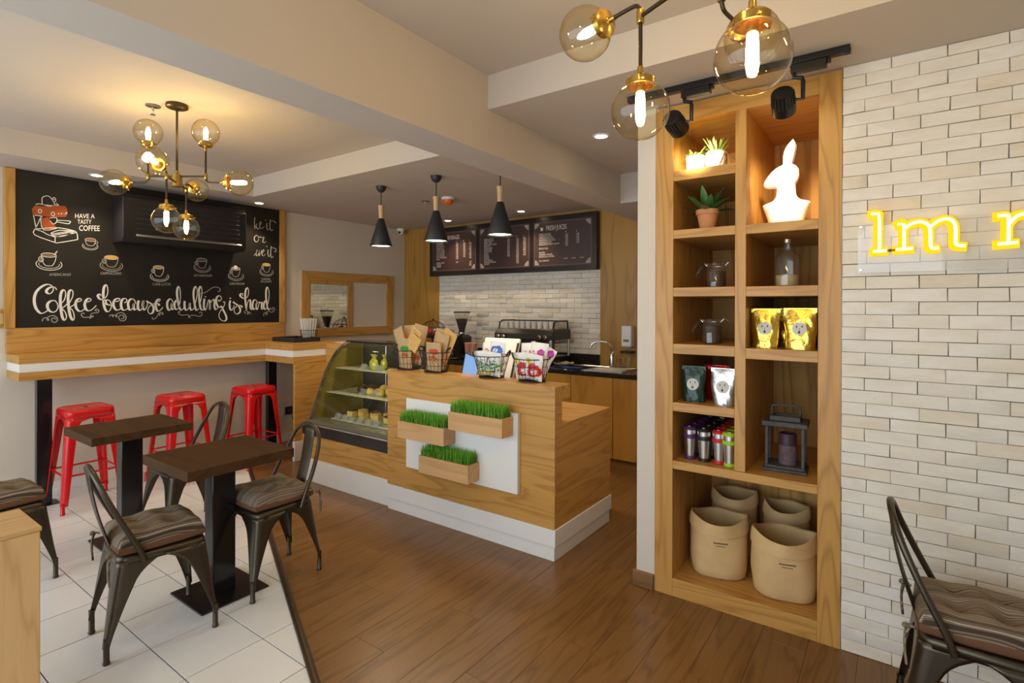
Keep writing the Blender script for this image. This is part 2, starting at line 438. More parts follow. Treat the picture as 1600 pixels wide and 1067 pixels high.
def bricks(parent, xa, xb, za, zb, y, solo_to=1e9):
    many = M(); row = 0; z = za
    while z < zb-.004:
        h = min(BH, zb-z); x = xa - (BL*.5 if row % 2 else 0)
        x -= random.uniform(0, .012) if row else 0
        while x < xb-.004:
            a = max(x, xa); b = min(x+BL, xb); w = b-a
            if w > .012:
                me = random.choice(BR); sx = w/BL; sz = h/BH
                if a < solo_to:
                    o = link('brick', me, parent, (a, y, z)); o.scale = (sx, 1, sz)
                else:
                    many.add([(a+p.co.x*sx, y+p.co.y, z+p.co.z*sz) for p in me.vertices], [tuple(q.vertices) for q in me.polygons])
            x += BL
        z += BH; row += 1
    if many.v: stuff(obj('brick_remainder', many, brick_m, parent, smooth=30))
bricks(wr, -.196, XR, 0.0, ZL, YS, .75)
bb2 = struct('wall_brick_backing', M().box(-4.975, -2.60, YB-.012, YB-.0, .905, 2.0), mortar)
bricks(bb2, -4.975, -2.60, .909, 1.96, YB-.026, 9)
# oak panelling on the back wall
struct('trim_2', M().box(XL, -4.977, YB-.03, YB, .0, ZL), oak_panel, bevel=.002)
struct('trim_3', M().box(-2.598, -1.16, YB-.03, YB, .0, ZL), oak_panel, bevel=.002)
struct('trim_4', M().box(-4.975, -2.60, YB-.03, YB, 1.962, ZL), wood('oak_panelling_x', (.46, .26, .07), (.29, .145, .032), 'x', rings=9, across=2.2, along=.35), bevel=.002)
# serving hatch in the left wall
w2 = struct('window_2', M(), oak_y) if False else None
hm = M()
ya, yb2, za, zb = 3.652, 5.04, 1.165, 1.947; fw = .105
hx = XL+.028
win = struct('window_2', M().box(XL, XL+.006, ya, yb2, za, zb), paint)
for nm, poly in (('frame_top', [(ya, zb), (yb2, zb), (yb2-fw, zb-fw), (ya+fw, zb-fw)]), ('frame_bottom', [(ya, za), (yb2, za), (yb2-fw, za+fw), (ya+fw, za+fw)])):
    obj(nm, M().prism(poly, 'x', XL+.004, hx), oak_y, win, bevel=.003)
for nm, poly in (('frame_side', [(ya, za), (ya, zb), (ya+fw, zb-fw), (ya+fw, za+fw)]), ('frame_side', [(yb2, za), (yb2, zb), (yb2-fw, zb-fw), (yb2-fw, za+fw)])):
    obj(nm, M().prism(poly, 'x', XL+.004, hx), oak_z, win, bevel=.003)
ym = 4.33
sash = obj('sash', M().box(XL+.006, XL+.022, ya+fw, ym+.045, zb-fw-.045, zb-fw).box(XL+.006, XL+.022, ym-.03, ym+.045, za+fw, zb-fw-.045).box(XL+.006, XL+.022, ya+fw, ya+fw+.012, za+fw, zb-fw-.045), oak_z, win, bevel=.002)
obj('pane', M().box(XL+.007, XL+.011, ya+fw+.012, ym-.03, za+fw, zb-fw-.045), mirror_m, sash)
# chalk artwork traced in board millimetres (y, z)
CH_word=[[(1406,1661),(1397,1679),(1383,1685),(1360,1678),(1344,1661),(1341,1643),(1351,1631),(1365,1631),(1380,1648),(1384,1670),(1377,1690),(1357,1704),(1334,1701),(1303,1678),(1278,1642),(1266,1598),(1266,1555),(1273,1519),(1287,1490),(1303,1472),(1320,1472),(1337,1483),(1351,1495)],[(1383,1574),(1363,1567),(1348,1545),(1348,1516),(1360,1490),(1383,1479),(1403,1490),(1414,1516),(1412,1545),(1397,1571),(1380,1575)],[(1439,1555),(1455,1579),(1463,1613),(1463,1646),(1452,1663),(1439,1649),(1430,1608),(1430,1549),(1435,1490),(1442,1441),(1454,1413),(1466,1422),(1469,1448),(1460,1482),(1442,1510),(1458,1527),(1476,1551)],[(1490,1555),(1503,1587),(1512,1617),(1512,1651),(1500,1664),(1488,1650),(1481,1609),(1482,1549),(1488,1489),(1497,1441),(1511,1412),(1521,1425),(1520,1459),(1508,1497),(1494,1516),(1509,1531),(1527,1546)],[(1536,1565),(1558,1569),(1570,1580),(1564,1592),(1549,1589),(1536,1572),(1530,1542),(1536,1512),(1549,1491),(1564,1485),(1579,1493),(1595,1508)],[(1601,1563),(1623,1569),(1637,1583),(1629,1594),(1614,1592),(1600,1573),(1593,1542),(1598,1512),(1610,1493),(1629,1491),(1648,1504),(1674,1535)],[(1707,1617),(1702,1632),(1689,1628),(1686,1613),(1697,1593),(1716,1586),(1736,1598),(1752,1626),(1757,1665),(1752,1704),(1742,1714),(1729,1692),(1724,1645),(1726,1594),(1728,1547),(1736,1508),(1749,1484),(1765,1484),(1779,1508),(1782,1543),(1772,1575),(1752,1583),(1739,1571),(1749,1547),(1769,1539),(1792,1541)],[(1802,1569),(1825,1571),(1844,1584),(1842,1598),(1822,1595),(1805,1579),(1797,1547),(1805,1516),(1819,1496),(1836,1496),(1852,1508)],[(1880,1560),(1895,1568),(1899,1588),(1885,1598),(1866,1590),(1856,1560),(1856,1528),(1866,1500),(1883,1494),(1907,1508)],[(1969,1553),(1960,1581),(1942,1595),(1925,1589),(1909,1560),(1911,1528),(1918,1500),(1932,1496),(1946,1520),(1953,1552),(1951,1520),(1960,1496),(1977,1508)],[(1992,1581),(1986,1553),(1986,1520),(1995,1495),(2010,1495),(2024,1528),(2031,1582),(2024,1545),(2026,1512),(2038,1495),(2053,1516),(2062,1553),(2060,1570)],[(2051,1578),(2071,1566),(2097,1547),(2112,1516),(2108,1478),(2090,1460),(2071,1470),(2066,1499),(2078,1528),(2104,1547),(2130,1556),(2153,1550),(2160,1535)],[(2138,1570),(2160,1579),(2168,1592),(2156,1596),(2140,1583),(2130,1554),(2132,1520),(2141,1491),(2156,1484),(2175,1499),(2190,1520)],[(2277,1567),(2265,1593),(2246,1597),(2228,1567),(2228,1525),(2238,1495),(2253,1499),(2267,1559),(2263,1520),(2273,1499),(2289,1507)],[(2324,1589),(2304,1585),(2290,1555),(2292,1516),(2308,1499),(2328,1520),(2340,1581),(2342,1650),(2336,1702),(2326,1719),(2314,1693),(2312,1641),(2320,1581),(2332,1520),(2348,1494),(2364,1503),(2378,1525)],[(2380,1581),(2378,1542),(2384,1503),(2398,1492),(2417,1516),(2427,1564),(2425,1529),(2437,1494),(2454,1499),(2466,1516)],[(2476,1556),(2489,1614),(2495,1671),(2489,1711),(2478,1724),(2464,1693),(2460,1635),(2468,1569),(2479,1507),(2491,1490),(2508,1507)],[(2523,1565),(2535,1628),(2539,1681),(2533,1717),(2522,1725),(2510,1689),(2512,1618),(2518,1552),(2529,1503),(2546,1494),(2561,1507)],[(2563,1606),(2557,1557),(2559,1512),(2572,1492),(2584,1516)],[(2571,1629),(2572,1626),(2575,1623)],[(2584,1516),(2593,1566),(2604,1593),(2615,1575),(2615,1530),(2613,1494),(2617,1539),(2632,1584),(2649,1600),(2660,1580),(2658,1534),(2667,1498),(2685,1507),(2698,1525)],[(2696,1594),(2711,1585),(2727,1604),(2720,1631),(2700,1637),(2680,1617),(2676,1576),(2689,1535),(2712,1521),(2727,1532),(2743,1498),(2766,1452),(2779,1410),(2766,1382),(2739,1383),(2712,1406),(2703,1443),(2716,1480),(2739,1507),(2759,1549),(2761,1574),(2745,1572)],[(2817,1591),(2810,1554),(2814,1507),(2831,1491),(2849,1516),(2858,1540)],[(2816,1618),(2817,1614),(2819,1610)],[(2849,1580),(2858,1566),(2891,1545),(2917,1512),(2920,1474),(2891,1451),(2863,1465),(2858,1498),(2877,1526),(2905,1540),(2934,1535),(2941,1519)],[(2943,1640),(2948,1659),(2934,1666),(2919,1649),(2929,1630),(2958,1616),(2987,1621),(3006,1650),(3011,1698),(3001,1727),(2984,1712),(2974,1664),(2975,1602),(2982,1540),(2992,1493),(2996,1555),(3011,1593),(3028,1598),(3031,1555),(3031,1517),(3045,1497),(3060,1512)],[(3110,1560),(3095,1594),(3070,1599),(3055,1560),(3055,1521),(3070,1497),(3090,1521),(3095,1565),(3095,1521),(3107,1497),(3122,1541),(3127,1575)],[(3122,1580),(3140,1570),(3158,1575),(3155,1536),(3158,1502),(3173,1507)],[(3201,1595),(3183,1571),(3178,1526),(3194,1497),(3217,1531),(3235,1601),(3240,1675),(3232,1724),(3219,1741),(3206,1708),(3204,1640),(3212,1571),(3222,1517),(3238,1492),(3256,1512)]]
CH_curl=[[(1315,1405),(1317,1421),(1331,1434),(1346,1432),(1354,1422),(1354,1413),(1346,1415),(1344,1428),(1354,1442),(1371,1450),(1391,1449),(1407,1434),(1410,1412),(1397,1396),(1380,1400),(1373,1417),(1380,1431),(1394,1429),(1397,1420)],[(1592,1462),(1584,1470),(1573,1466),(1570,1451),(1583,1436),(1604,1433),(1629,1437),(1648,1446),(1651,1437),(1639,1435),(1629,1423),(1632,1446),(1642,1466),(1664,1471),(1683,1473),(1693,1485),(1686,1500),(1674,1504),(1667,1491),(1680,1487)],[(1769,1437),(1775,1451),(1792,1453),(1799,1441),(1792,1437),(1792,1449),(1812,1452),(1825,1444),(1822,1434),(1815,1444),(1829,1464),(1853,1472),(1876,1464),(1894,1435),(1887,1407),(1863,1398),(1842,1412),(1839,1436),(1853,1450),(1873,1444),(1878,1428),(1866,1416),(1856,1420)],[(2104,1428),(2101,1416),(2115,1410),(2134,1424),(2149,1453),(2168,1472),(2187,1470),(2191,1455),(2175,1457),(2160,1457),(2164,1438)],[(2493,1682),(2512,1658),(2546,1659),(2589,1680),(2632,1713),(2671,1726),(2707,1715),(2716,1693),(2702,1679),(2694,1685)],[(2336,1469),(2340,1479),(2326,1477),(2324,1464),(2340,1449),(2368,1444),(2409,1448),(2417,1433),(2429,1424),(2421,1418),(2415,1431),(2441,1441),(2474,1441),(2508,1430),(2533,1438),(2540,1463),(2525,1474),(2514,1463)],[(2982,1464),(2968,1457),(2967,1479),(2982,1486),(2997,1478),(3011,1464),(3001,1445),(2999,1464),(3021,1469),(3033,1447)],[(3181,1426),(3176,1443),(3191,1460),(3212,1463),(3220,1445),(3201,1443),(3207,1468),(3238,1475),(3274,1467),(3301,1487),(3303,1512),(3279,1517),(3272,1497),(3290,1494)]]
CH_take=[[(3078,2485),(3073,2422),(3079,2361),(3084,2393),(3102,2421),(3092,2394),(3113,2365),(3129,2378)],[(3132,2404),(3151,2432),(3145,2447),(3132,2425),(3135,2383),(3156,2376),(3183,2400)],[(3214,2440),(3211,2393),(3225,2368),(3244,2392)],[(3192,2478),(3197,2475),(3203,2468)],[(3255,2488),(3247,2424),(3255,2377),(3272,2366),(3289,2384)],[(3261,2468),(3294,2475),(3317,2454)],[(3100,2297),(3076,2278),(3073,2242),(3097,2224),(3119,2247),(3116,2283),(3097,2296),(3135,2274)],[(3138,2290),(3151,2276),(3178,2284),(3167,2241),(3178,2224),(3206,2240)],[(3066,2072),(3087,2099),(3103,2142),(3092,2100),(3098,2074),(3119,2102),(3127,2139),(3124,2076),(3146,2114),(3154,2141)],[(3159,2110),(3181,2133),(3176,2148),(3159,2126),(3159,2089),(3178,2081),(3198,2103)],[(3228,2153),(3225,2105),(3239,2077),(3253,2102)],[(3208,2191),(3212,2187),(3217,2181)],[(3264,2193),(3258,2134),(3261,2087),(3275,2067),(3289,2089)],[(3267,2177),(3300,2175),(3323,2161),(3312,2136),(3298,2143)]]
CH_machine=[[(1268,2144),(1268,2097),(1395,2050),(1411,2048),(1533,2085),(1544,2100),(1538,2142),(1516,2160),(1411,2172),(1268,2144)],[(1268,2144),(1315,2130),(1395,2094),(1538,2149)],[(1395,2094),(1396,2050)],[(1260,2254),(1276,2152)],[(1268,2255),(1315,2251),(1304,2237),(1323,2144),(1408,2168)],[(1315,2346),(1315,2404),(1357,2421),(1392,2365),(1384,2350),(1320,2347)],[(1376,2407),(1392,2417),(1400,2394),(1386,2381),(1381,2398),(1392,2403)],[(1273,2340),(1294,2350),(1320,2347),(1362,2340),(1389,2354),(1419,2356),(1400,2373)],[(1360,2244),(1403,2253),(1405,2219),(1384,2199),(1362,2224)],[(1408,2233),(1488,2237),(1493,2224),(1477,2213),(1408,2220)],[(1273,2152),(1289,2194),(1297,2222),(1302,2236)],[(1289,2290),(1291,2302),(1302,2307),(1311,2297),(1307,2281),(1296,2277),(1289,2290)],[(1368,2278),(1376,2294),(1389,2293),(1392,2276),(1381,2265),(1368,2278)],[(1413,2284),(1422,2294)],[(1432,2285),(1441,2298)],[(1460,2291),(1474,2308)],[(1373,2116),(1499,2155)],[(1384,2107),(1510,2149)],[(1368,2122),(1422,2152),(1519,2153),(1460,2112),(1395,2098),(1368,2122)]]
CH_orange=[[(1250,2303),(1268,2332),(1341,2335),(1394,2352),(1460,2358),(1474,2336),(1477,2295),(1465,2269),(1384,2254),(1315,2255),(1255,2258)],[(1307,2237),(1352,2250),(1368,2221),(1384,2199),(1408,2168),(1323,2144)]]
CUPS= [(1355, 1943, 48, 88, 1358, 1868, 82), (1633, 2096, 38, 51, 1631, 2041, 54), (1783, 1956, 51, 83, 1784, 1885, 83), (2154, 1893, 44, 83, 2162, 1807, 77), (2537, 1990, 48, 80, 2542, 1913, 78), (2873, 1924, 47, 84, 2877, 1846, 80), (3209, 1987, 45, 82, 3211, 1908, 77)]
NEON= [[(-87,1932),(-60,1930),(-58,1904),(-57,1771)],[(-79,1771),(-32,1772)],[(5,1880),(27,1878),(27,1775)],[(0,1774),(56,1776)],[(32,1862),(52,1878),(81,1883),(105,1869),(112,1845),(114,1783),(123,1773),(140,1773)],[(116,1862),(136,1880),(163,1888),(184,1875),(192,1847),(192,1795),(199,1780),(222,1776)],[(317,1884),(343,1884),(348,1867),(347,1780)],[(317,1776),(374,1779)],[(349,1850),(367,1875),(388,1885),(409,1881),(418,1864)]]
def ribbon(m, pts, w, contrast, to3, k=6):
    P = spline([(a, b, 0) for a, b in pts], k)
    n = len(P); vs = []
    wd_ = []
    for i in range(n):
        d = (P[min(i+1, n-1)]-P[max(i-1, 0)])
        if d.length < 1e-9: d = Vector((1, 0, 0))
        d.normalize()
        wd_.append(w*(1-contrast+contrast*max(0, -d.y*1.0)))
    for _ in range(3): wd_ = [(wd_[max(i-1,0)]+wd_[i]+wd_[min(i+1,n-1)])/3 for i in range(n)]
    for i in range(n):
        d = (P[min(i+1, n-1)]-P[max(i-1, 0)]); d.normalize()
        q = Vector((-d.y, d.x, 0))*wd_[i]/2
        vs += [to3(P[i].x+q.x, P[i].y+q.y), to3(P[i].x-q.x, P[i].y-q.y)]
    return m.add(vs, [(2*i, 2*i+1, 2*i+3, 2*i+2) for i in range(n-1)])
def text(m, body, size, fn, align='LEFT', xs=1.0):
    c = bpy.data.curves.new('txt', 'FONT'); c.body = body; c.size = size; c.align_x = align; c.resolution_u = 2
    o = bpy.data.objects.new('txt', c); me = o.to_mesh()
    m.add([fn(v.co.x*xs, v.co.y) for v in me.vertices], [tuple(p.vertices) for p in me.polygons])
    w = max([v.co.x for v in me.vertices] or [0])*xs
    o.to_mesh_clear(); bpy.data.objects.remove(o); bpy.data.curves.remove(c); return w
def text_fit(m, body, width, height, fn):
    # cap height of the built-in face is about .73 of its size
    t = M(); w = text(t, body, 1.0, lambda a, b: (a, b, 0))
    k = width/max(w, 1e-6); h = height/.73
    return m.add([fn(p[0]*k, p[1]*h) for p in t.v], t.f)

# ---------------------------------------------------------------- window bar and chalkboard
bar = thing('bar_counter', 'long oak wall bar with white middle band and black legs under the chalkboard', 'bar counter', (XL, 1.108, 0))
def L(z0, z1, d=0.0):
    P_ = [(-5.638, 1.108+d), (-5.30-d, 1.108+d), (-5.30-d, 3.03+d), (-4.81-d, 3.03+d), (-4.81-d, 3.70), (-5.638, 3.70)]
    return M().prism([(x-XL, y-1.108) for x, y in P_], 'z', z0, z1)
obj('top_board', L(1.094, 1.156), oak_y, bar, bevel=.002)
obj('white_band', L(1.030, 1.093, .004), white_lam, bar, bevel=.001)
obj('lower_board', L(.966, 1.029), oak_y, bar, bevel=.002)
obj('upstand', M().box(.002, .042, -.008, 2.312, 1.157, 1.355), oak_y, bar, bevel=.002)
for a, b in ((1.212, 1.306), (3.06, 3.155)):
    lg = obj('leg', M().box(.285, .338, a-1.108, b-1.108, .006, .965), black_gloss, bar, bevel=.003)
    obj('foot_plate', M().box(.24, .37, a-1.15, b-1.065, 0, .007), black_metal, lg, bevel=.001)
sc_ = thing('side_cabinet', 'oak end cabinet with white plinth joining the bar to the display counter', 'cabinet', (-4.81, 3.05, 0))
obj('side_panel', M().box(-.028, 0, .0, .36, .20, .964), oak_y, sc_, bevel=.002)
obj('plinth', M().box(-.030, .004, -.004, .36, 0, .198), white_lam, sc_, bevel=.002)
obj('rear_panel', M().box(.002, .60, .352, .64, 0, 1.150), oak_x, sc_, bevel=.002)
cb = thing('chalkboard', 'large black chalkboard with hand drawn coffee cups and white lettering', 'chalkboard', (0, 0, 0))
obj('board', M().box(XL+.001, -5.60, 1.150, 3.36, 1.356, ZL-.003), board_m, cb)
obj('frame_post', M().box(XL+.001, -5.585, 1.088, 1.150, 1.356, ZL-.003), oak_z, cb, bevel=.002)
obj('frame_post', M().box(XL+.001, -5.585, 3.36, 3.42, 1.356, ZL-.003), oak_z, cb, bevel=.002)
on = lambda e=.0010: (lambda a, b: (-5.60+e, a/1000, b/1000))
m = M()
for i_, s_ in enumerate(CH_word): ribbon(m, s_, 19, .62, on(.0006+.00012*(i_ % 12)))
o = obj('main_lettering', m, chalk_w, cb, fix=False); o['label'] = 'white script lettering reading Coffee because adulting is hard'
for s_ in CH_curl: obj('flourish', ribbon(M(), s_, 7, .15, on(.0012)), chalk_g, cb, fix=False)
m = M()
for i_, s_ in enumerate(CH_take): ribbon(m, s_, 10, .5, on(.0006+.00012*(i_ % 12)))
obj('side_lettering', m, chalk_g, cb, fix=False)
m = M()
orange = pbr('orange_chalk', (.42, .085, .012), .9)
for s_ in CH_orange: m.add([on(.0006)(a, b) for a, b in s_], [tuple(range(len(s_)))])
obj('orange_machine_drawing', m, orange, cb, fix=False)
m = M()
for s_ in CH_machine: ribbon(m, s_, 5.5, 0, on(.0012), 2 if len(s_) < 5 else 3)
obj('machine_outline', m, chalk_w, cb, fix=False)
fills = [(.20, .13, .06), (.20, .085, .03), (.62, .36, .07), (.55, .36, .12), (.13, .06, .04), (.34, .25, .17), (.58, .38, .08)]
for i, (cy, cz, rw, h, sy, sz, sw) in enumerate(CUPS):
    m = M(); el = lambda y, z, a, b, n=28, t0=0, t1=2*PI: [(y+a*math.cos(t0+(t1-t0)*k/n), z+b*math.sin(t0+(t1-t0)*k/n)) for k in range(n+1)]
    ribbon(m, el(cy, cz, rw, rw*.36), 4, 0, on(.0012), 1)
    ribbon(m, [(cy-rw, cz), (cy-rw*.86, cz-h*.5), (cy-rw*.5, cz-h*.93), (cy, cz-h), (cy+rw*.5, cz-h*.93), (cy+rw*.86, cz-h*.5), (cy+rw, cz)], 4.5, 0, on(.0012), 4)
    ribbon(m, el(sy, sz, sw, sw*.58, 30, math.radians(150), math.radians(390)), 5, 0, on(.0010), 1)
    ribbon(m, el(sy, sz, sw*.8, sw*.40, 24, math.radians(165), math.radians(372)), 3.5, 0, on(.0010), 1)
    if i == 1: ribbon(m, el(cy+rw*1.08, cz-h*.4, rw*.28, h*.22), 4, 0, on(.0012), 1)
    else:
        ribbon(m, el(cy-rw*1.02, cz-h*.42, rw*.30, h*.24), 4, 0, on(.0012), 1)
        ribbon(m, el(cy-rw*1.0, cz-h*.45, rw*.14, h*.12), 3, 0, on(.0012), 1)
    if i == 0: ribbon(m, [(cy+rw*.7, cz+5), (cy+rw, cz+30), (cy+rw*1.15, cz+38), (cy+rw*1.05, cz+24), (cy+rw*.75, cz+2)], 3, 0, on(.0012), 2)
    obj('cup_drawing', m, chalk_w if i in (0, 3) else chalk_g, cb, fix=False)
    m = M().add([on(.0008)(a, b) for a, b in el(cy, cz, rw*.95, rw*.34)[:-1]], [tuple(range(28))])
    f_ = obj('coffee_fill', m, pbr('coffee_chalk', fills[i], .9), cb, fix=False)
    if i == 5:
        obj('cream_fill', M().add([on(.0011)(a, b) for a, b in el(cy-2, cz+14, rw*.45, rw*.38)[:-1]], [tuple(range(28))]), chalk_w, cb, fix=False)
m = M()
for s_, (a, b, w, h, sl) in {'AMERICANO': (1357, 1774, 142, 23, .05), 'CAPPUCCINO': (1703, 1802, 155, 24, .05), 'CAFE LATTE': (2103, 1722, 154, 24, .03), 'HOT CHOCOLATE': (2464, 1821, 170, 23, .04),
       'CAFE MOCHA': (2808, 1753, 160, 24, .03), 'CARAMEL': (3152, 1818, 107, 21, .03), 'MACCHIATO': (3146, 1790, 120, 21, .03), }.items():
    text_fit(m, s_, w/1000, h/1000, lambda u, v, a=a, b=b, sl=sl: (-5.5988, a/1000+u, b/1000+v+u*sl))
obj('drink_names', m, chalk_g, cb, fix=False)
m = M()
for s_, (a, b, w, h, sl) in {'HAVE A': (1524, 2266, 138, 40, .12), 'TASTY': (1543, 2222, 96, 36, .12), 'COFFEE': (1552, 2164, 146, 48, .10)}.items():
    text_fit(m, s_, w/1000, h/1000, lambda u, v, a=a, b=b, sl=sl: (-5.5988, a/1000+u, b/1000+v+u*sl))
obj('tagline_lettering', m, chalk_w, cb, fix=False)
# black air conditioner over the board
ac = thing('air_conditioner', 'black painted wall air conditioner with long louvres over the chalkboard', 'air conditioner', (-5.60, 1.79, 2.085))
ac_m = pbr('ac_black', (.0125, .011, .0115), .5)
obj('casing', M().prism([(0, 0), (.20, 0), (.235, .045), (.235, .38), (.20, .42), (0, .42)], 'y', 0, 1.07), ac_m, ac, bevel=.006)
for k in range(6):
    obj('louvre', M().box(.233, .243, .10, 1.00, .115+k*.045, .122+k*.045), pbr('ac_slat', (.035, .03, .035), .3), ac, bevel=.002)
obj('air_outlet', M().box(.215, .2375, .10, 1.02, .012, .055), pbr('ac_slot', (.003, .003, .003), .6), ac)
obj('flap', M().prism([(.222, .058), (.25, .05), (.252, .056), (.224, .082)], 'y', .10, 1.02), pbr('ac_flap', (.20, .185, .17), .4), ac, bevel=.001)

# ---------------------------------------------------------------- pressed-metal legs shared by stools and chairs
def sheet_leg(top, bot, z_top, arm, corner=.03, z0=.0, nz=16, na=5):
    """folded corner leg: two arms meeting in a rounded corner; top/bot = corner (x,y); arm(z01)= arm length"""
    sx = 1 if top[0] > 0 else -1; sy = 1 if top[1] > 0 else -1
    def row(t):
        z = z_top + (z0 - z_top)*t
        x = top[0]+(bot[0]-top[0])*t; y = top[1]+(bot[1]-top[1])*t
        ax, ay = arm(t); c = min(corner, ax*.8, ay*.8)
        pts = []
        for i in range(na): pts.append((x-sx*(ax-(ax-c)*i/na), y))
        for i in range(5):
            a = PI/2*i/4
            pts.append((x-sx*c+sx*c*math.sin(a), y-sy*c+sy*c*math.cos(a)))
        for i in range(1, na+1): pts.append((x, y-sy*(c+(ay-c)*i/na)))
        return [(p[0], p[1], z) for p in pts]
    m = M(); rows = [row(i/nz) for i in range(nz+1)]; w = len(rows[0])
    m.add([p for r in rows for p in r], [(j*w+i, j*w+i+1, (j+1)*w+i+1, (j+1)*w+i) for j in range(nz) for i in range(w-1)])
    return m
def rrect(hx, hy, r, z, n=6):
    out = []
    for cx, cy, a0 in ((hx-r, hy-r, 0), (-hx+r, hy-r, PI/2), (-hx+r, -hy+r, PI), (hx-r, -hy+r, 1.5*PI)):
        out += [(cx+r*math.cos(a0+PI/2*i/n), cy+r*math.sin(a0+PI/2*i/n), z) for i in range(n+1)]
    return out
def build_stool(label, loc, rz):
    t = thing('bar_stool', label, 'stool', loc, rz, None)
    h = .75; a = .150
    seat = M().loft([rrect(a+.004, a+.004, .05, h-.065), rrect(a+.003, a+.003, .05, h-.02), rrect(a-.004, a-.004, .05, h-.004), rrect(a-.016, a-.016, .045, h), rrect(a-.03, a-.03, .035, h-.004)], False)
    n = len(rrect(1, 1, .1, 0)); k = len(seat.v)-n
    seat.f.append(tuple(range(k, k+n)))
    obj('seat', seat, red_m, t, smooth=50, solid=.003)
    obj('grip_slot', M().loft([rrect(.035, .012, .011, h-.0045), rrect(.035, .012, .011, h-.002)]), rubber, t)
    for sx in (1, -1):
        for sy in (1, -1):
            arm = lambda u: ((.145*(1-u/.10)**2+.068 if u < .10 else .068)-.030*u, (.145*(1-u/.10)**2+.068 if u < .10 else .068)-.030*u)
            lg = obj('leg', sheet_leg((sx*a, sy*a), (sx*.198, sy*.198), h-.05, arm, .028, .06), red_m, t, smooth=50, solid=.003)
            obj('foot', M().lathe([(.015, .0), (.016, .012), (.014, .014), (.013, .075)], (sx*.190, sy*.190, 0), 10), red_m, lg, smooth=50)
    z = .27; q = .170; br = M()
    for p, r in (((-q, -q), (q, -q)), ((q, -q), (q, q)), ((q, q), (-q, q)), ((-q, q), (-q, -q))):
        obj('stretcher', M().tube([(p[0], p[1], z), (r[0], r[1], z)], .0075, 8), red_m, t, smooth=50)
    return t
st = build_stool('red metal bar stool nearest the left leg of the wall bar', (-5.13, 1.465, 0), 0)
dup(st, (-5.16, 2.16, 0), .06, 'middle red metal bar stool along the wall bar behind the small table')
dup(st, (-5.11, 2.80, 0), .10, 'red metal bar stool beside the right leg of the wall bar')

def build_chair(label, loc, rz):
    t = thing('cafe_chair', label, 'chair', loc, rz)
    zs = .435; fx, rx, y1, y0 = .178, .158, .172, -.172
    def ring(z, d, r):
        P_ = [];
        for cx, cy, a0 in ((fx-d-r, y1-d-r, 0), (-fx+d+r, y1-d-r, PI/2), (-rx+d+r, y0+d+r, PI), (rx-d-r, y0+d+r, 1.5*PI)):
            P_ += [(cx+r*math.cos(a0+PI/2*i/6), cy+r*math.sin(a0+PI/2*i/6), z) for i in range(7)]
        return P_
    m = M().loft([ring(zs-.035, -.002, .05), ring(zs-.012, -.002, .05), ring(zs-.002, .004, .05), ring(zs+.002, .016, .045), ring(zs, .024, .04)], False)
    m.f.append(tuple(range(len(m.v)-28, len(m.v))))
    obj('seat', m, gun, t, smooth=50, solid=.003)
    for sx in (1, -1):
        for front in (1, 0):
            top = (sx*(fx if front else rx), y1 if front else y0); bot = (sx*(.212 if front else .172), .215 if front else -.225)
            def arm(u):
                b = .087*(1-u)**1.3+.021
                k = max(0, 1-u/.30); return (b+.075*k**2.6, b+.075*k**2.6)
            lg = obj('leg', sheet_leg(top, bot, zs-.022, arm, .032, .07), gun, t, smooth=50, solid=.003)
            obj('foot', M().lathe([(.0135, 0), (.0145, .010), (.0120, .014), (.0118, .11)], (bot[0]-sx*.0125, bot[1]-(.0125 if front else -.0125), 0), 12), gun, lg, smooth=50)
    obj('cross_brace', M().tube([(-.15, -.15, .375), (.16, .16, .375)], .006, 6).tube([(.15, -.15, .367), (-.16, .16, .367)], .006, 6), gun, t, smooth=50)
    path = spline([(-.186, -.080, .408), (-.185, -.102, .47), (-.172, -.165, .60), (-.145, -.213, .71), (-.10, -.240, .788), (0, -.250, .820), (.10, -.240, .788), (.145, -.213, .71), (.172, -.165, .60), (.185, -.102, .47), (.186, -.080, .408)], 5)
    obj('back_hoop', M().tube(path, .0115, 10), gun, t, smooth=60)
    for sx in (1, -1): obj('hoop_bolt', M().lathe([(.011, 0), (.011, .012), (.006, .016)], (sx*.172, -.080, .412), 10, axis=(sx, 0, 0)), gun, t, smooth=40)
    w = lambda v: .050-.006*v
    def sp(u, v):
        y = -.172-.083*v - .012*math.sin(PI*v); z = .437+.375*v
        return ((u-.5)*2*w(1-v), y+.006*(1-(2*u-1)**2), z)
    obj('back_splat', M().surf(sp, 6, 10), gun, t, smooth=60, solid=.004)
    return t
def stripes(name):
    m, t, b, N, L_ = nt(name)
    v, _ = objvec(t, False); sx = N('ShaderNodeSeparateXYZ'); L_(v, sx.inputs[0])
    wob = noise(t, v, 9, 2); x = math_n(t, 'ADD', sx.outputs[0], math_n(t, 'MULTIPLY', wob, .003))
    n = N('ShaderNodeTexNoise'); n.noise_dimensions = '1D'; n.inputs['Scale'].default_value = 88; n.inputs['Detail'].default_value = 2.0
    L_(x, n.inputs['W'])
    r = ramp(t, [(.0, (.06,.042,.033)), (.34, (.17,.125,.08)), (.41, (.27,.215,.15)), (.46, (.09,.065,.045)), (.51, (.33,.27,.20)), (.55, (.19,.13,.085)), (.59, (.075,.055,.042)), (.64, (.48,.42,.34)), (.67, (.16,.095,.06)), (.76, (.5,.45,.38))], 'CONSTANT')
    L_(n.outputs[0], r.inputs[0]); L_(r.outputs[0], b.inputs['Base Color']); setin(b, Roughness=.85); b.inputs['Specular IOR Level'].default_value = .2
    bumpn(t, b, noise(t, v, 300, 2), .3, .001); return m
stripe_m = stripes('striped_cushion_fabric'); brown_fab = pbr('brown_piping_fabric', (.16, .075, .04), .85, spec=.2)
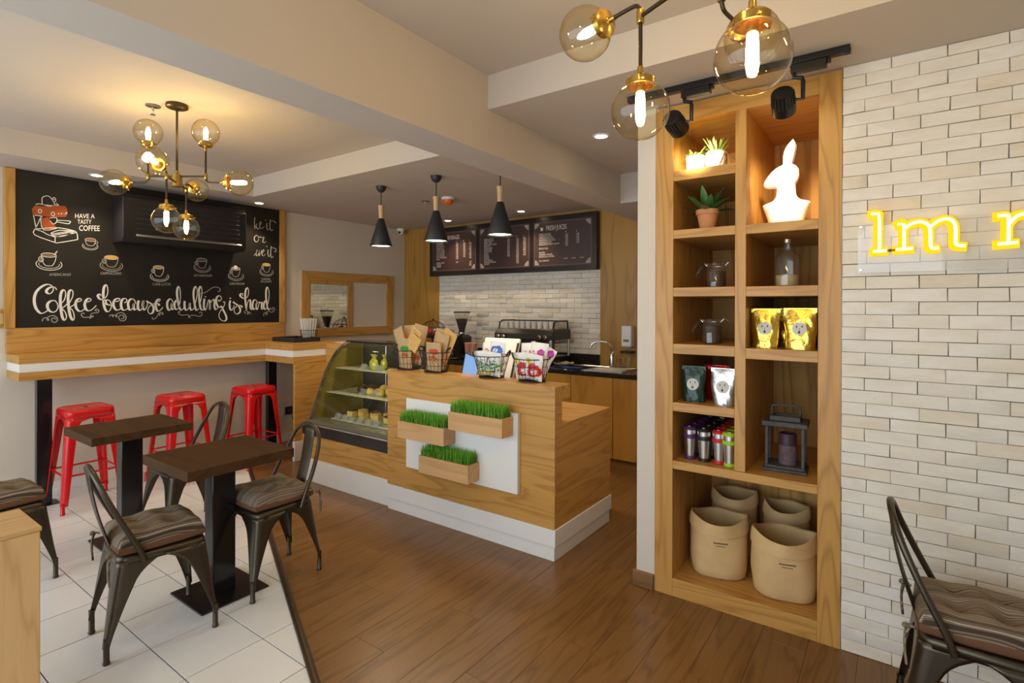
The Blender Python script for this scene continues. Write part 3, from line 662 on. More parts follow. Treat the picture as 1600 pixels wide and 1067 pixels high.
def build_cushion(label, loc, rz, z=.437):
    t = thing('seat_cushion', label, 'cushion', loc, rz, None)
    hx, hy = .172, .178
    def fn(u, v):
        x = (u*2-1); y = (v*2-1)
        sq = lambda a: math.copysign(abs(a)**.85, a)
        r = max(abs(x), abs(y)); e = max(0, 1-r**3.2)
        px, py = hx*x*(1-.05*y*y), hy*y*(1-.05*x*x)
        tuft = sum(math.exp(-((px-a)**2+(py-b)**2)/(2*.028**2)) for a in (-.065, .065) for b in (-.065, .065))
        seam = .25*(math.exp(-((px-.065)/.02)**2)+math.exp(-((px+.065)/.02)**2)+math.exp(-((py-.065)/.02)**2)+math.exp(-((py+.065)/.02)**2))
        h = .036+.066*e**.55*(1-.60*min(1, tuft))-.013*seam*e
        return (px, py, h + .003*math.sin(px*40+py*23))
    m = M().surf(fn, 30, 30)
    obj('cover', m, stripe_m, t, smooth=80)
    ed = [fn(i/30, 0) for i in range(30)]+[fn(1, i/30) for i in range(30)]+[fn(1-i/30, 1) for i in range(30)]+[fn(0, 1-i/30) for i in range(30)]
    mid = [(p[0]*1.012, p[1]*1.012, .016) for p in ed]; low = [(p[0]*.95, p[1]*.95, .004) for p in ed]
    obj('underside', M().loft([ed, mid, low]), brown_fab, t, smooth=60)
    for sx in (1, -1):
        x = sx*.165; tie = M()
        tie.tube(spline([(x, -.18, .018), (x*1.03, -.20, .026), (x*1.04, -.208, .005), (x*1.03, -.21, -.03), (x*1.06, -.208, -.085)], 3), .0045, 6)
        tie.tube(spline([(x, -.18, .018), (x*1.05, -.195, .022), (x*1.07, -.205, 0), (x*1.09, -.21, -.04), (x*1.08, -.205, -.105)], 3), .0045, 6)
        tie.ball((x*1.06, -.208, .024), .011, 8, 6)
        obj('tie', tie, stripe_m, t, smooth=60)
    return t
CH = [('dark metal cafe chair with its back to the camera by the near dark table', (-2.865, 1.085), -.13, 'striped cushion tied to the chair in front of the near dark table'),
      ('dark metal cafe chair on the far side of the near table facing the camera', (-2.888, 1.678), PI-.02, 'striped cushion on the chair standing across the floor strip'),
      ('dark metal cafe chair half hidden behind the near table, at the far table', (-4.02, 1.72), PI+.03, 'striped cushion on the chair hidden behind the near table'),
      ('dark metal cafe chair at the left picture edge behind the oak box', (-4.04, .755), .02, 'striped cushion on the chair behind the oak box'),
      ('dark metal cafe chair standing alone against the white brick wall', (.235, 2.42), -PI/2+.02, 'striped cushion with hanging ties on the chair by the brick wall')]
c0 = q0 = None
for i, (lab, (x, y), rz, cl) in enumerate(CH):
    if i == 0:
        c0 = build_chair(lab, (x, y, 0), rz); q0 = build_cushion(cl, (x, y, .439), rz)
    else:
        dup(c0, (x, y, 0), rz, lab); dup(q0, (x, y, .439), rz, cl)
def table(label, x, y, hx, hy):
    t = thing('cafe_table', label, 'table', (x, y, 0))
    obj('table_top', M().box(-hx, hx, -hy, hy, .70, .75), dark_top, t, bevel=.003)
    obj('top_plate', M().box(-.12, .12, -.12, .12, .692, .70), black_metal, t)
    obj('pedestal', M().box(-.045, .045, -.06, .06, .008, .693), black_gloss, t, bevel=.004)
    obj('base_plate', M().box(-.175, .175, -.175, .175, 0, .009), black_metal, t, bevel=.002)
table('small dark wood cafe table nearer the camera with square black base plate', -2.955, 1.435, .255, .275)
table('small dark wood cafe table farther back in front of the red stools', -4.09, 1.405, .25, .28)
bx = thing('oak_box', 'pale oak box unit with plain side at the lower left edge', 'cabinet', (-2.60, -.2, 0))
obj('carcass', M().box(-.143, .143, -.8, .772, .0, .735), pale_oak, bx, bevel=.003)
obj('top_panel', M().box(-.145, .146, -.8, .776, .735, .75), wood('pale_oak_y', (.66, .42, .19), (.48, .27, .10), 'y', rings=10, across=6, along=.5), bx, bevel=.002)
# ---------------------------------------------------------------- service counter
X0, X1, YC = -3.139, -1.66, 2.765
ct = thing('service_counter', 'oak service counter with white panel and stepped white plinth', 'counter', (X0, YC, 0))
w_ = X1-X0
body = [(.020, .20), (.020, .96), (.084, .96), (.084, .80), (.765, .80), (.765, .20)]
obj('carcass', M().prism(body, 'x', .004, w_-.02), pbr('carcass_brown', (.30, .17, .06), .6), ct)
obj('front_panel', M().box(0, w_, 0, .019, .192, 1.048), oak_x, ct, bevel=.0015)
obj('top_slab', M().box(.001, w_, .0195, .190, .963, 1.05), oak_x, ct, bevel=.0015)
obj('worktop', M().box(.001, w_-.019, .0865, .770, .795, .815), oak_x, ct, bevel=.0015)
obj('side_panel', M().prism([(.0195, .62), (.0195, .962), (.085, .962), (.085, .815), (.77, .815), (.77, .62)], 'x', w_-.0185, w_), oak_y, ct, bevel=.001)
obj('side_panel', M().box(w_-.0185, w_, .0195, .77, .405, .6185), oak_y, ct, bevel=.001)
obj('side_panel', M().box(w_-.0185, w_, .0195, .77, .192, .4035), oak_y, ct, bevel=.001)
obj('riser', M().box(.001, w_-.019, .0865, .088, .815, .962), oak_x, ct)
obj('plinth_board', M().prism([(0, -.008), (w_+.008, -.008), (w_+.008, .775), (0, .775)], 'z', .088, .191), white_lam, ct, bevel=.002)
obj('plinth_base', M().prism([(.004, .004), (w_-.004, .004), (w_-.004, .765), (.004, .765)], 'z', 0, .088), white_lam, ct, bevel=.001)
obj('display_panel', M().box(-2.905-X0, -1.912-X0, -.030, -.001, .362, .866), white_lam, ct, bevel=.002)
def grass_blades(m, x0, x1, y0, y1, z, n, hmin, hmax, rnd):
    for _ in range(n):
        x = rnd.uniform(x0, x1); y = rnd.uniform(y0, y1); h = rnd.uniform(hmin, hmax); a = rnd.uniform(0, 2*PI); b = rnd.uniform(0, .035)
        w = rnd.uniform(.0016, .003); dx_, dy_ = math.cos(a), math.sin(a); lx, ly = math.cos(a+1.57)*w, math.sin(a+1.57)*w
        p1 = (x+dx_*b*.25, y+dy_*b*.25, z+h*.55); p2 = (x+dx_*b, y+dy_*b, z+h)
        k = len(m.v)
        m.v += [(x-lx, y-ly, z), (x+lx, y+ly, z), (p1[0]+lx*.8, p1[1]+ly*.8, p1[2]), (p1[0]-lx*.8, p1[1]-ly*.8, p1[2]), p2]
        m.f += [(k, k+1, k+2, k+3), (k+3, k+2, k+4)]
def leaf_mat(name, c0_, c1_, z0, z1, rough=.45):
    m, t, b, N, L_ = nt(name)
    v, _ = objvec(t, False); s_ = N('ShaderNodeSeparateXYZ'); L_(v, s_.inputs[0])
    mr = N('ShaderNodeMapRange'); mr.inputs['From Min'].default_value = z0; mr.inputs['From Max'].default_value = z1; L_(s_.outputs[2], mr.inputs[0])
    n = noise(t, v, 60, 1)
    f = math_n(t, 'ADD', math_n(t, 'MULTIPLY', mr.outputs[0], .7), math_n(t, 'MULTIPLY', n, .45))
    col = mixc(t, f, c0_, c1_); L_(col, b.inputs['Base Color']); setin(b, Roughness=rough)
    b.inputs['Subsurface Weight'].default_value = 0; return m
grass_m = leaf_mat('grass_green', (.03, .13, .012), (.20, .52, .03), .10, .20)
soil = mottle('soil', (.03, .02, .012), (.06, .04, .025), 40, .9)
rg = random.Random(3)
planter_oak = wood('planter_oak', (.66, .40, .19), (.50, .28, .11), 'x', rings=6, across=6)
pl0 = None
for lab, x, z in (('oak box planter of grass, left of the three on the white panel', -2.865, .607), ('oak box planter of grass, highest of the three on the white panel', -2.385, .727), ('oak box planter of grass, lowest of the three on the white panel', -2.655, .397)):
    if pl0: dup(pl0, (x, 2.734, z), 0, lab); continue
    pl0 = t = thing('grass_planter', lab, 'planter', (x, 2.734, z), 0, None)
    obj('box', M().box(0, .44, -.118, -.104, 0, .118).box(0, .44, -.014, 0, 0, .118).box(0, .014, -.104, -.014, 0, .118).box(.426, .44, -.104, -.014, 0, .118).box(.014, .426, -.104, -.014, 0, .012), planter_oak, t, bevel=.001)
    obj('soil', M().box(.015, .425, -.103, -.015, .09, .105), soil, t)
    g = M(); grass_blades(g, .012, .428, -.106, -.012, .10, 2600, .055, .105, rg)
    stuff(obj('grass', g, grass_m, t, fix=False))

# ---------------------------------------------------------------- display counter and refrigerated case
dc = thing('display_counter', 'low oak base with tall white plinth under the glass pastry case', 'counter', (-4.30, 2.80, 0))
obj('front_panel', M().box(0, 1.155, 0, .55, .20, .398), oak_x, dc, bevel=.002)
obj('plinth', M().box(.002, 1.155, -.006, .55, 0, .20), white_lam, dc, bevel=.002)
ca = thing('pastry_case', 'curved glass pastry display case on the oak base left of the counter', 'display case', (-4.30, 2.80, .40))
XE = 1.15
obj('base', M().box(0, XE, 0, .60, 0, .10), black_gloss, ca, bevel=.004)
obj('base_trim', M().box(-.001, XE+.001, -.004, .0, .093, .103), chrome, ca)
obj('deck', M().box(.05, XE-.02, .006, .60, .10, .140), pbr('case_deck', (.14, .13, .08), .25), ca, bevel=.003)
prof = spline([(0, .0, .14), (0, .058, .30), (0, .142, .50), (0, .209, .63), (0, .290, .735), (0, .37, .79), (0, .43, .805)], 4)
pr = [(p.y, p.z) for p in prof]
obj('front_glass', M().add([(x, a, b) for x in (.11, XE-.03) for a, b in pr], [(i, i+1, len(pr)+i+1, len(pr)+i) for i in range(len(pr)-1)]), case_glass, ca, smooth=60)
steel_edge = pbr('case_edge', (.35, .32, .24), .25, .9)
for x in (.105, XE-.03):
    f_ = M()
    n = len(pr); inn = [(a+.022, b-.010) for a, b in pr]
    f_.loft([[(x-.008, pr[i][0], pr[i][1]), (x+.008, pr[i][0], pr[i][1]), (x+.008, inn[i][0], inn[i][1]), (x-.008, inn[i][0], inn[i][1])] for i in range(n)])
    obj('end_frame', f_, steel_edge, ca, smooth=40)
end = [(.02, .14)]+[(a+.004, b-.004) for a, b in pr]+[(.58, .80), (.58, .14)]
obj('end_panel', M().prism(end, 'x', .095, .099), pbr('case_end', (.20, .155, .035), .12), ca)
obj('top_panel', M().box(.09, XE, .40, .60, .797, .812), black_gloss, ca, bevel=.002)
obj('back_panel', M().box(.10, XE, .585, .60, .14, .797), pbr('case_back', (.05, .047, .038), .2), ca)
for z, y in ((.362, .17), (.570, .27)):
    obj('shelf', M().box(.11, XE-.02, y, .58, z-.006, z), pbr('case_shelf', (.45, .47, .38), .15, spec=.7), ca, bevel=.002)
obj('shelf_post', M().tube([(.60, .44, .14), (.60, .44, .78)], .005, 8), steel, ca)
led = emit('case_led', (1.0, .78, .32), 7)
for z, y in ((.792, .52), (.556, .54), (.348, .54)):
    obj('led_strip', M().box(.14, XE-.05, y, y+.012, z-.006, z), led, ca)
def lump(c, r, seed, sq=1.0):
    rnd = random.Random(seed); a = [rnd.uniform(0, 6.28) for _ in range(4)]
    m = M().ball((0, 0, 0), 1, 12, 8)
    out = []
    for p in m.v:
        k = 1+.10*math.sin(3*p[0]+a[0])*math.cos(4*p[1]+a[1])+.06*math.sin(7*p[2]+5*p[0]+a[2])
        out.append((c[0]+p[0]*r[0]*k, c[1]+p[1]*r[1]*k, c[2]+max(p[2], -.75)*r[2]*k))
    m.v = out; return m
crust = mottle('baked_crust', (.62, .33, .06), (.78, .55, .16), 30, .5, .2, .3, 60)
yellow_cake = mottle('yellow_sponge', (.78, .52, .10), (.88, .68, .24), 40, .7, .2, .3, 80)
choc = mottle('chocolate_bread', (.07, .03, .015), (.12, .05, .02), 25, .6)
bx0, by0, bz0 = -4.30, 2.80, .40
for i in range(9):   # cake slices on the deck
    x = bx0+.36+i*.082; y = by0+.26+(.055 if i % 2 else 0)-.01*(i > 5)
    t = thing('cake_slice', NTH[i]+' yellow sponge cake slice from the left on the lowest deck of the pastry case', 'cake', (x, y, bz0+.152), .3*math.sin(i*2.1), 'cake slices on the lowest deck')
    obj('sponge', M().box(-.036, .036, -.029, .029, 0, .050), yellow_cake, t, bevel=.005)
    obj('topping', M().loft([rrect(.037, .030, .008, .0505), rrect(.035, .028, .008, .064)]), crust if i % 3 else choc, t, bevel=.003)
tr = thing('cake_tray', 'pale tray under the cake slices in the pastry case', 'tray', (bx0+.72, by0+.27, bz0+.1405))
obj('plate', M().box(-.46, .40, -.16, .16, 0, .010), pbr('tray_grey', (.45, .46, .40), .2), tr, bevel=.003)
for i, (x, y, z) in enumerate(((.56, .30, .362), (.63, .33, .362), (.70, .29, .362), (.665, .36, .392), (.735, .35, .362))):
    o = obj('bread_roll', lump((0, 0, .75*.030), (.042, .036, .034), i), crust if i % 2 else yellow_cake, None, smooth=80)
    o.location = (bx0+x, by0+y, bz0+z); tag(o, ('leftmost golden roll on the middle shelf of the pastry case', 'golden roll behind the front three on the middle shelf of the pastry case', 'golden roll in the middle of the pile in the pastry case', 'golden roll lying on top of the pile in the pastry case', 'rightmost golden roll on the middle shelf of the pastry case')[i], 'bread roll', 'golden rolls on the middle shelf')
for i, (x, y) in enumerate(((.38, .36), (.46, .40))):
    o = obj('dark_loaf', lump((0, 0, .75*.036), (.055, .045, .040), 40+i), choc, None, smooth=80)
    o.location = (bx0+x, by0+y, bz0+.362); tag(o, ('left', 'right')[i]+' one of two dark loaves on the middle shelf of the pastry case', 'loaf', 'dark loaves on the middle shelf')
wrap = pbr('yellow_cellophane', (.55, .52, .10), .18, .2)
for i, (x, y) in enumerate(((.50, .38), (.57, .34), (.60, .42))):
    t = thing('wrapped_sweet_bag', ('left yellow cellophane bag', 'front right yellow cellophane bag', 'rear right yellow cellophane bag')[i]+' on the top shelf of the pastry case', 'bag', (bx0+x, by0+y, bz0+.570), 0, 'cellophane bags on the top shelf')
    obj('bag', lump((0, 0, .045), (.036, .032, .058), 60+i), wrap, t, smooth=60)
    obj('gathered_top', M().lathe([(.008, .085), (.006, .10), (.024, .135)], (0, 0, 0), 10), wrap, t, smooth=40)
for i in range(3):
    o = obj('flat_pastry', lump((0, 0, .75*.016), (.045, .038, .018), 80+i), crust, None, smooth=80)
    o.location = (bx0+.80+.09*i, by0+.33+.01*i, bz0+.570); tag(o, NTH[i]+' flat golden pastry from the left on the top shelf of the pastry case', 'pastry', 'flat pastries on the top shelf')
hold = thin_glass('acrylic', (.93, .94, .92), 1.49, 1.6, .05, .10)
for i, (x, y, z) in enumerate(((.36, .10, .151), (.46, .10, .151), (.56, .09, .151), (.66, .10, .151), (.76, .10, .151), (.86, .10, .151), (.52, .24, .362), (.68, .24, .362), (.44, .31, .570), (.64, .31, .570))):
    o = obj('price_holder', M().prism([(0, 0), (.004, 0), (.030, .045), (.058, 0), (.062, 0), (.031, .052)], 'x', -.035, .035), hold, None)
    o.location = (bx0+x, by0+y-.01, bz0+z); tag(o, (NTH[i]+' clear price holder from the left in front of the cake slices') if i < 6 else ('left' if i % 2 == 0 else 'right')+' clear price holder on the %s shelf of the pastry case' % ('middle' if i < 8 else 'top'), 'price holder', 'price holders in the pastry case')
o = obj('folded_papers', M().box(0, .17, 0, .12, 0, .006).box(.02, .15, .015, .11, .006, .012), pbr('pink_paper', (.72, .50, .42), .7), None, bevel=.001)
o.location = (-4.77, 3.47, 1.151); tag(o, 'pink folded papers lying on the oak cabinet behind the pastry case', 'papers')
o = obj('blue_tape_roll', M().tube([(.026*math.cos(a*PI/8), .026*math.sin(a*PI/8), .018) for a in range(16)], .017, 8, True), pbr('blue_tape', (.05, .25, .50), .3), None, smooth=60)
o.location = (-4.52, 3.52, 1.151); tag(o, 'small blue tape roll on the cabinet beside the pastry case', 'tape roll')

# ---------------------------------------------------------------- wire baskets and snack packets
wire_m = pbr('dark_wire', (.035, .026, .022), .45, .6)
def ring_pts(r, z, n=28, ry=None): return [(r*math.cos(2*PI*k/n), (ry or r)*math.sin(2*PI*k/n), z) for k in range(n)]
def build_basket(label, loc, rb, rt, h, nw=22, handles=True, wr=.0016):
    t = thing('wire_basket', label, 'basket', loc)
    obj('rim', M().tube(ring_pts(rt, h), .0032, 6, True), wire_m, t, smooth=60)
    obj('base_ring', M().tube(ring_pts(rb, .004), .004, 6, True), wire_m, t, smooth=60)
    g = M()
    for k in range(nw):
        a = 2*PI*k/nw; g.tube([(rb*math.cos(a), rb*math.sin(a), .004), (rt*math.cos(a), rt*math.sin(a), h)], wr, 5)
    for q in (.33, .66): g.tube(ring_pts(rb+(rt-rb)*q, h*q), wr, 5, True)
    for k in range(-3, 4):
        y = k*rb/3.5; x = math.sqrt(max(0, rb*rb-y*y)); g.tube([(-x, y, .004), (x, y, .004)], wr, 4)
    stuff(obj('wire_mesh', g, wire_m, t, smooth=60))
    if handles:
        for s_ in (1, -1):
            p = spline([(s_*rt*.93, -rt*.38, h), (s_*(rt+.002), -rt*.3, h+.022), (s_*(rt+.008), 0, h+.034), (s_*(rt+.002), rt*.3, h+.022), (s_*rt*.93, rt*.38, h)], 5)
            obj('handle', M().tube(p, .0062, 8), wire_m, t, smooth=60)
    return t
def pouch(w, h, d, taper=0.0, wrink=.003, seed=0, gusset=True, nu=14, nv=18):
    """closed pillow or stand-up pouch, centred, bottom at z=0, front towards -y"""
    rnd = random.Random(seed); ph = [rnd.uniform(0, 6.28) for _ in range(6)]
    def side(sg):
        def fn(u, v):
            x = (u*2-1); e = max(0, 1-abs(x)**2.4)
            if gusset: th = d*(1-v)**.75*e**.6 if v > .12 else d*(.88**.75)*e**.6
            else: th = d*e**.6*max(0, 1-abs(2*v-1)**3)
            th += wrink*e*math.sin(9*v+ph[0]+4*x)*math.sin(6*x+ph[1]+3*v)*(1 if v < .86 else .2)
            ww = w/2*(1-taper*(1-v))*(1+.015*math.sin(11*v+ph[2]))
            return (x*ww+.002*math.sin(8*v+ph[3]), sg*max(th, .0006), h*v)
        return fn
    m = M().surf(side(-1), nu, nv)
    b = M().surf(side(1), nu, nv); m.add(b.v, b.f)
    k = (nu+1)*(nv+1)
    m.f += [(i, i+1, k+i+1, k+i) for i in range(nu)]
    return m
def splash(name, base, cols, scale=14, rough=.35, zr=(0, .3), metal=0.0, cover=.5):
    """printed packet: irregular blots of ink, from a Voronoi field, on the packet colour"""
    m, t, b, N, L_ = nt(name)
    v, _ = objvec(t); col = None
    for i, (c, thr, sc) in enumerate(cols):
        va = N('ShaderNodeVectorMath'); va.operation = 'ADD'; L_(v, va.inputs[0]); va.inputs[1].default_value = (i*1.7, i*.9, i*2.3)
        n = noise(t, va.outputs[0], sc, 3, .65)
        r = ramp(t, [(thr, (0,0,0)), (thr+.015, (1,1,1))]); L_(n, r.inputs[0])
        col = mixc(t, r.outputs[0], col if col is not None else base, c)
    L_(col, b.inputs['Base Color']); setin(b, Roughness=rough, Metallic=metal)
    bumpn(t, b, noise(t, v, 35, 3), .35, .004); return m
def printed(name, base, blots, rough=.35, nscale=26):
    """packet with printed blots: (cx, cz, rx, rz, colour, speckle colour)"""
    m, t, b, N, L_ = nt(name); v, _ = objvec(t, False); s_ = N('ShaderNodeSeparateXYZ'); L_(v, s_.inputs[0])
    no = noise(t, v, nscale, 3, .6); fine = noise(t, v, 85, 2, .5); col = None
    for cx, cz, rx, rz, c, sp in blots:
        dx_ = math_n(t, 'POWER', math_n(t, 'DIVIDE', math_n(t, 'ABSOLUTE', math_n(t, 'SUBTRACT', s_.outputs[0], cx)), rx), 2.0)
        dz_ = math_n(t, 'POWER', math_n(t, 'DIVIDE', math_n(t, 'ABSOLUTE', math_n(t, 'SUBTRACT', s_.outputs[2], cz)), rz), 2.0)
        k = math_n(t, 'LESS_THAN', math_n(t, 'ADD', math_n(t, 'ADD', dx_, dz_), math_n(t, 'MULTIPLY', math_n(t, 'SUBTRACT', no, .5), 3.2)), 1.0)
        cc = c
        if sp is not None: cc = mixc(t, math_n(t, 'GREATER_THAN', fine, .52), c, sp)
        col = mixc(t, k, col if col is not None else base, cc)
    L_(col, b.inputs['Base Color']); setin(b, Roughness=rough)
    bumpn(t, b, noise(t, v, 30, 3), .4, .004); return m
KR = (.50, .335, .165)
WH = (.82, .81, .79)
kraft_g = printed('kraft_green_print', KR, [(0, .145, .045, .024, (.05, .27, .04), None), (.005, .095, .036, .026, (.40, .05, .02), (.72, .42, .07))], .7)
kraft_r = printed('kraft_red_print', KR, [(.005, .140, .045, .022, (.58, .07, .015), None), (0, .088, .042, .028, (.36, .04, .03), (.70, .45, .10))], .7)
kraft_p = printed('kraft_plain', KR, [(.03, .05, .03, .02, (.55, .12, .02), None)], .7)
kraft_o = printed('kraft_ochre', (.62, .36, .10), [(.03, .08, .03, .04, (.60, .09, .02), None)], .6)
crisp = [printed('white_crisp_blue', WH, [(.005, .135, .052, .046, (.02, .13, .50), None), (.0, .14, .024, .020, WH, (.02, .13, .50)), (-.05, .06, .022, .03, (.62, .02, .03), None)]),
         printed('white_crisp_magenta', WH, [(-.035, .125, .026, .040, (.45, .01, .30), WH), (.03, .15, .024, .024, (.45, .01, .30), None), (.02, .10, .02, .03, (.45, .01, .30), WH), (.0, .055, .035, .016, (.78, .58, .04), None)]),
         printed('white_crisp_red', WH, [(.015, .07, .048, .045, (.62, .02, .02), None), (.02, .06, .022, .022, WH, (.62, .02, .02)), (-.03, .125, .03, .018, (.78, .55, .04), None)]),
         printed('white_crisp_green', WH, [(.02, .07, .036, .045, (.07, .27, .04), WH), (-.03, .025, .028, .018, (.78, .58, .04), None), (-.03, .09, .018, .045, (.14, .12, .12), WH)]),
         printed('white_crisp_redsplash', WH, [(-.03, .12, .030, .050, (.66, .02, .04), WH), (.03, .18, .010, .016, (.66, .02, .04), None), (.01, .06, .03, .018, (.78, .58, .04), None)])]
ochre = mottle('ochre_card', (.62, .37, .11), (.68, .43, .14), 20, .7, 0, .2, 40)
TOPZ = 1.051; BY = 2.90
BK = [('wire basket of brown paper pouches, leftmost on the counter', -3.055, 0, [
        (-.015, .038, .030, -.08, -.14, .31, .155, kraft_g, 'tall brown pouch with green print at the back of the leftmost basket'),
        (.030, .030, .045, .17, -.10, .30, .150, kraft_p, 'plain brown pouch leaning right at the back of the leftmost basket'),
        (-.030, .000, .055, -.36, .02, .275, .115, kraft_r, 'brown pouch leaning far left out of the leftmost basket'),
        (.005, -.034, .014, .04, .10, .225, .140, kraft_g, 'short brown pouch with green print at the front of the leftmost basket')]),
      ('wire basket of brown paper pouches beside the coffee grinder', -2.765, .2, [
        (-.030, .030, .030, .22, -.08, .285, .150, kraft_p, 'plain brown pouch slanting across the back of the basket by the grinder'),
        (.018, .022, .060, .44, -.04, .265, .135, kraft_o, 'ochre pouch leaning far right out of the basket by the grinder'),
        (.020, .004, .030, .20, .00, .255, .130, kraft_p, 'plain brown pouch in the middle of the basket by the grinder'),
        (.015, -.036, .014, .06, .10, .205, .140, kraft_r, 'short brown pouch with red print at the front of the basket by the grinder')]),
      ('wire basket of white crisp packets in front of the tablet stand', -2.245, .4, [
        (-.030, .034, .030, -.08, -.12, .205, .150, crisp[4], 'white crisp packet with red splashes at the back of the basket by the tablet'),
        (.032, .006, .040, .07, -.03, .205, .140, crisp[0], 'white crisp packet with a big blue splash in the basket by the tablet'),
        (-.034, -.034, .014, -.10, .12, .170, .120, crisp[3], 'small white crisp packet with yellow corner low in the tablet basket'),
        (.036, -.036, .014, .10, .12, .165, .125, crisp[3], 'small white crisp packet with green print low in the tablet basket')]),
      ('wire basket of white crisp packets nearest the counter corner', -1.915, .55, [
        (-.032, .032, .030, -.06, -.10, .215, .150, crisp[1], 'white crisp packet with magenta splashes at the back left of the corner basket'),
        (.032, .012, .035, .06, -.06, .215, .145, crisp[1], 'white crisp packet with magenta splashes in the middle of the corner basket'),
        (.030, .030, .055, .46, -.05, .185, .115, crisp[1], 'white crisp packet leaning far right out of the corner basket'),
        (-.036, -.034, .014, -.10, .12, .175, .120, crisp[2], 'white crisp packet with yellow and red print low at the left of the corner basket'),
        (.034, -.036, .014, .12, .12, .170, .140, crisp[2], 'white crisp packet with a large red splash low at the right of the corner basket')])]
b0 = None; seed = 0
for lab, x, rz, items in BK:
    if b0 is None: b0 = build_basket(lab, (x, BY, TOPZ), .084, .121, .148)
    else: dup(b0, (x, BY, TOPZ), rz, lab)
    for dx_, dy_, z0_, ry, rx, h, w, mt, il in items:
        seed += 1; brown = 'brown' in il or 'ochre' in il
        t = thing('snack_pouch' if brown else 'crisp_packet', il, 'pouch' if brown else 'crisp packet', (x+dx_, BY+dy_, TOPZ+z0_), 0, 'brown paper pouches in the counter baskets' if brown else 'crisp packets in the counter baskets')
        t.rotation_euler = (rx, ry, .10*math.sin(seed*1.7))
        obj('packet', pouch(w, h, .018 if brown else .027, .06, .004, seed, brown, 14, 16), mt, t, smooth=60)
        obj('top_seam', M().box(-w*.47, w*.47, -.0018, .0018, h-.018, h), mt, t)
for q, nm in ((0, 'upper ochre card with printed lines leaning between the pouch baskets'), (1, 'lower ochre card tucked under the other between the pouch baskets')):
    t = thing('hang_card', nm, 'card', (-2.935+.008*q, BY-.085-.010*q, TOPZ+.205-.045*q))
    t.rotation_euler = (.10, .62, .05)
    obj('card', M().box(-.048, .048, -.0012, .0012, 0, .125), ochre, t)
    if not q:
        for j in range(5): obj('printed_line', M().box(-.034, .030-.008*(j % 3), -.0017, -.0012, .025+.02*j, .029+.02*j), pbr('card_print', (.35, .18, .04), .7), t)
# tablet till
tb = thing('till_tablet', 'white framed tablet till on a black tilted stand behind the crisp baskets', 'tablet', (-2.44, 3.16, .816))
tm = Matrix.Translation((0, .02, .16)) @ Matrix.Rotation(-.35, 4, 'X')
obj('frame', M().loft([rrect(.165, .012, .011, -.0)]*1+[rrect(.165, .012, .011, 0)], True) if False else M().box(-.165, .165, -.012, .012, 0, .335).move(tm), white_m, tb, bevel=.008)
obj('screen', M().box(-.140, .140, .0122, .0135, .03, .305).move(tm), emit('till_screen', (.30, .50, .85), .6), tb)
obj('stand', M().prism([(-.06, 0), (.10, 0), (.09, .012), (.04, .02), (.03, .20), (.0, .22), (-.01, .02), (-.06, .012)], 'x', -.05, .05), black_matte, tb, bevel=.003)
obj('edge_strap', M().box(.150, .168, -.016, -.0125, -.04, .30).move(tm), black_matte, tb)
cs = thing('customer_screen', 'small slanted screen showing pale blue beside the tablet till', 'screen', (-2.60, 3.04, .817))
tm = Matrix.Translation((0,0,.012)) @ Matrix.Rotation(.30, 4, 'Y') @ Matrix.Rotation(.1, 4, 'X')
obj('case', M().box(-.075, .075, -.008, .008, .02, .37).move(tm), black_matte, cs, bevel=.004)
obj('display', M().box(-.066, .066, -.0095, -.0082, .03, .36).move(tm), emit('blue_screen', (.28, .46, .80), .75), cs)
obj('foot', M().box(-.07, .07, -.05, .07, 0, .012), black_matte, cs, bevel=.003)

# ---------------------------------------------------------------- straws and tray on the bar
sb = build_basket('small wire basket packed with paper straws on the end of the bar', (-5.25, 3.50, 1.157), .075, .092, .115, 20, False, .0013)
straw = pbr('straw_paper', (.74, .70, .64), .6)
rs = random.Random(5); k = 0
s0 = mesh_of('straw', M().tube([(0, 0, 0), (0, 0, .235)], .0055, 6), straw, 60)
for i in range(34):
    a = i*2.4; r = .066*math.sqrt((i+.5)/34)
    o = link('paper_straw', s0, None, (-5.25+r*math.cos(a)*.85, 3.50+r*math.sin(a)*.85, 1.165)); o.rotation_euler = (-r*math.sin(a)*2.2, r*math.cos(a)*2.6, 0)
    tag(o, 'white paper straw standing in the wire basket on the bar', 'straw', 'paper straws in the bar basket')
t = thing('black_tray', 'long black cutlery tray lying along the back of the bar', 'tray', (-5.44, 3.20, 1.157), 0)
obj('tray', M().box(-.03, .38, 0, .012, 0, .045).box(-.03, .38, .30, .312, 0, .045).box(-.03, -.018, .012, .30, 0, .045).box(.368, .38, .012, .30, 0, .045).box(-.018, .368, .012, .30, 0, .008), black_matte, t, bevel=.003)
# ---------------------------------------------------------------- back counter of the kitchen
kb = thing('back_counter', 'oak fronted back counter with black stone worktop along the brick wall', 'counter', (XL+.001, 4.70, 0))
KX = 4.476
obj('worktop', M().box(0, KX, -.015, .57, .865, .905), granite, kb, bevel=.003)
obj('plinth', M().box(0, KX, .03, .57, 0, .09), bb, kb)
obj('carcass', M().box(0, KX, .022, .57, .09, .864), pbr('carcass_dark', (.16, .09, .03), .6), kb)
xs_ = [0, .60, 1.20, 1.80, 2.45, 3.0, 3.455, KX]
for a, b in zip(xs_[:-1], xs_[1:]):
    d = obj('door', M().box(a+.003, b-.003, 0, .02, .092, .858), oak_panel, kb, bevel=.002)
obj('splashback', M().box(XL*0+1.35, 3.04, .548, .573, .9055, 1.018), granite, kb, bevel=.002)
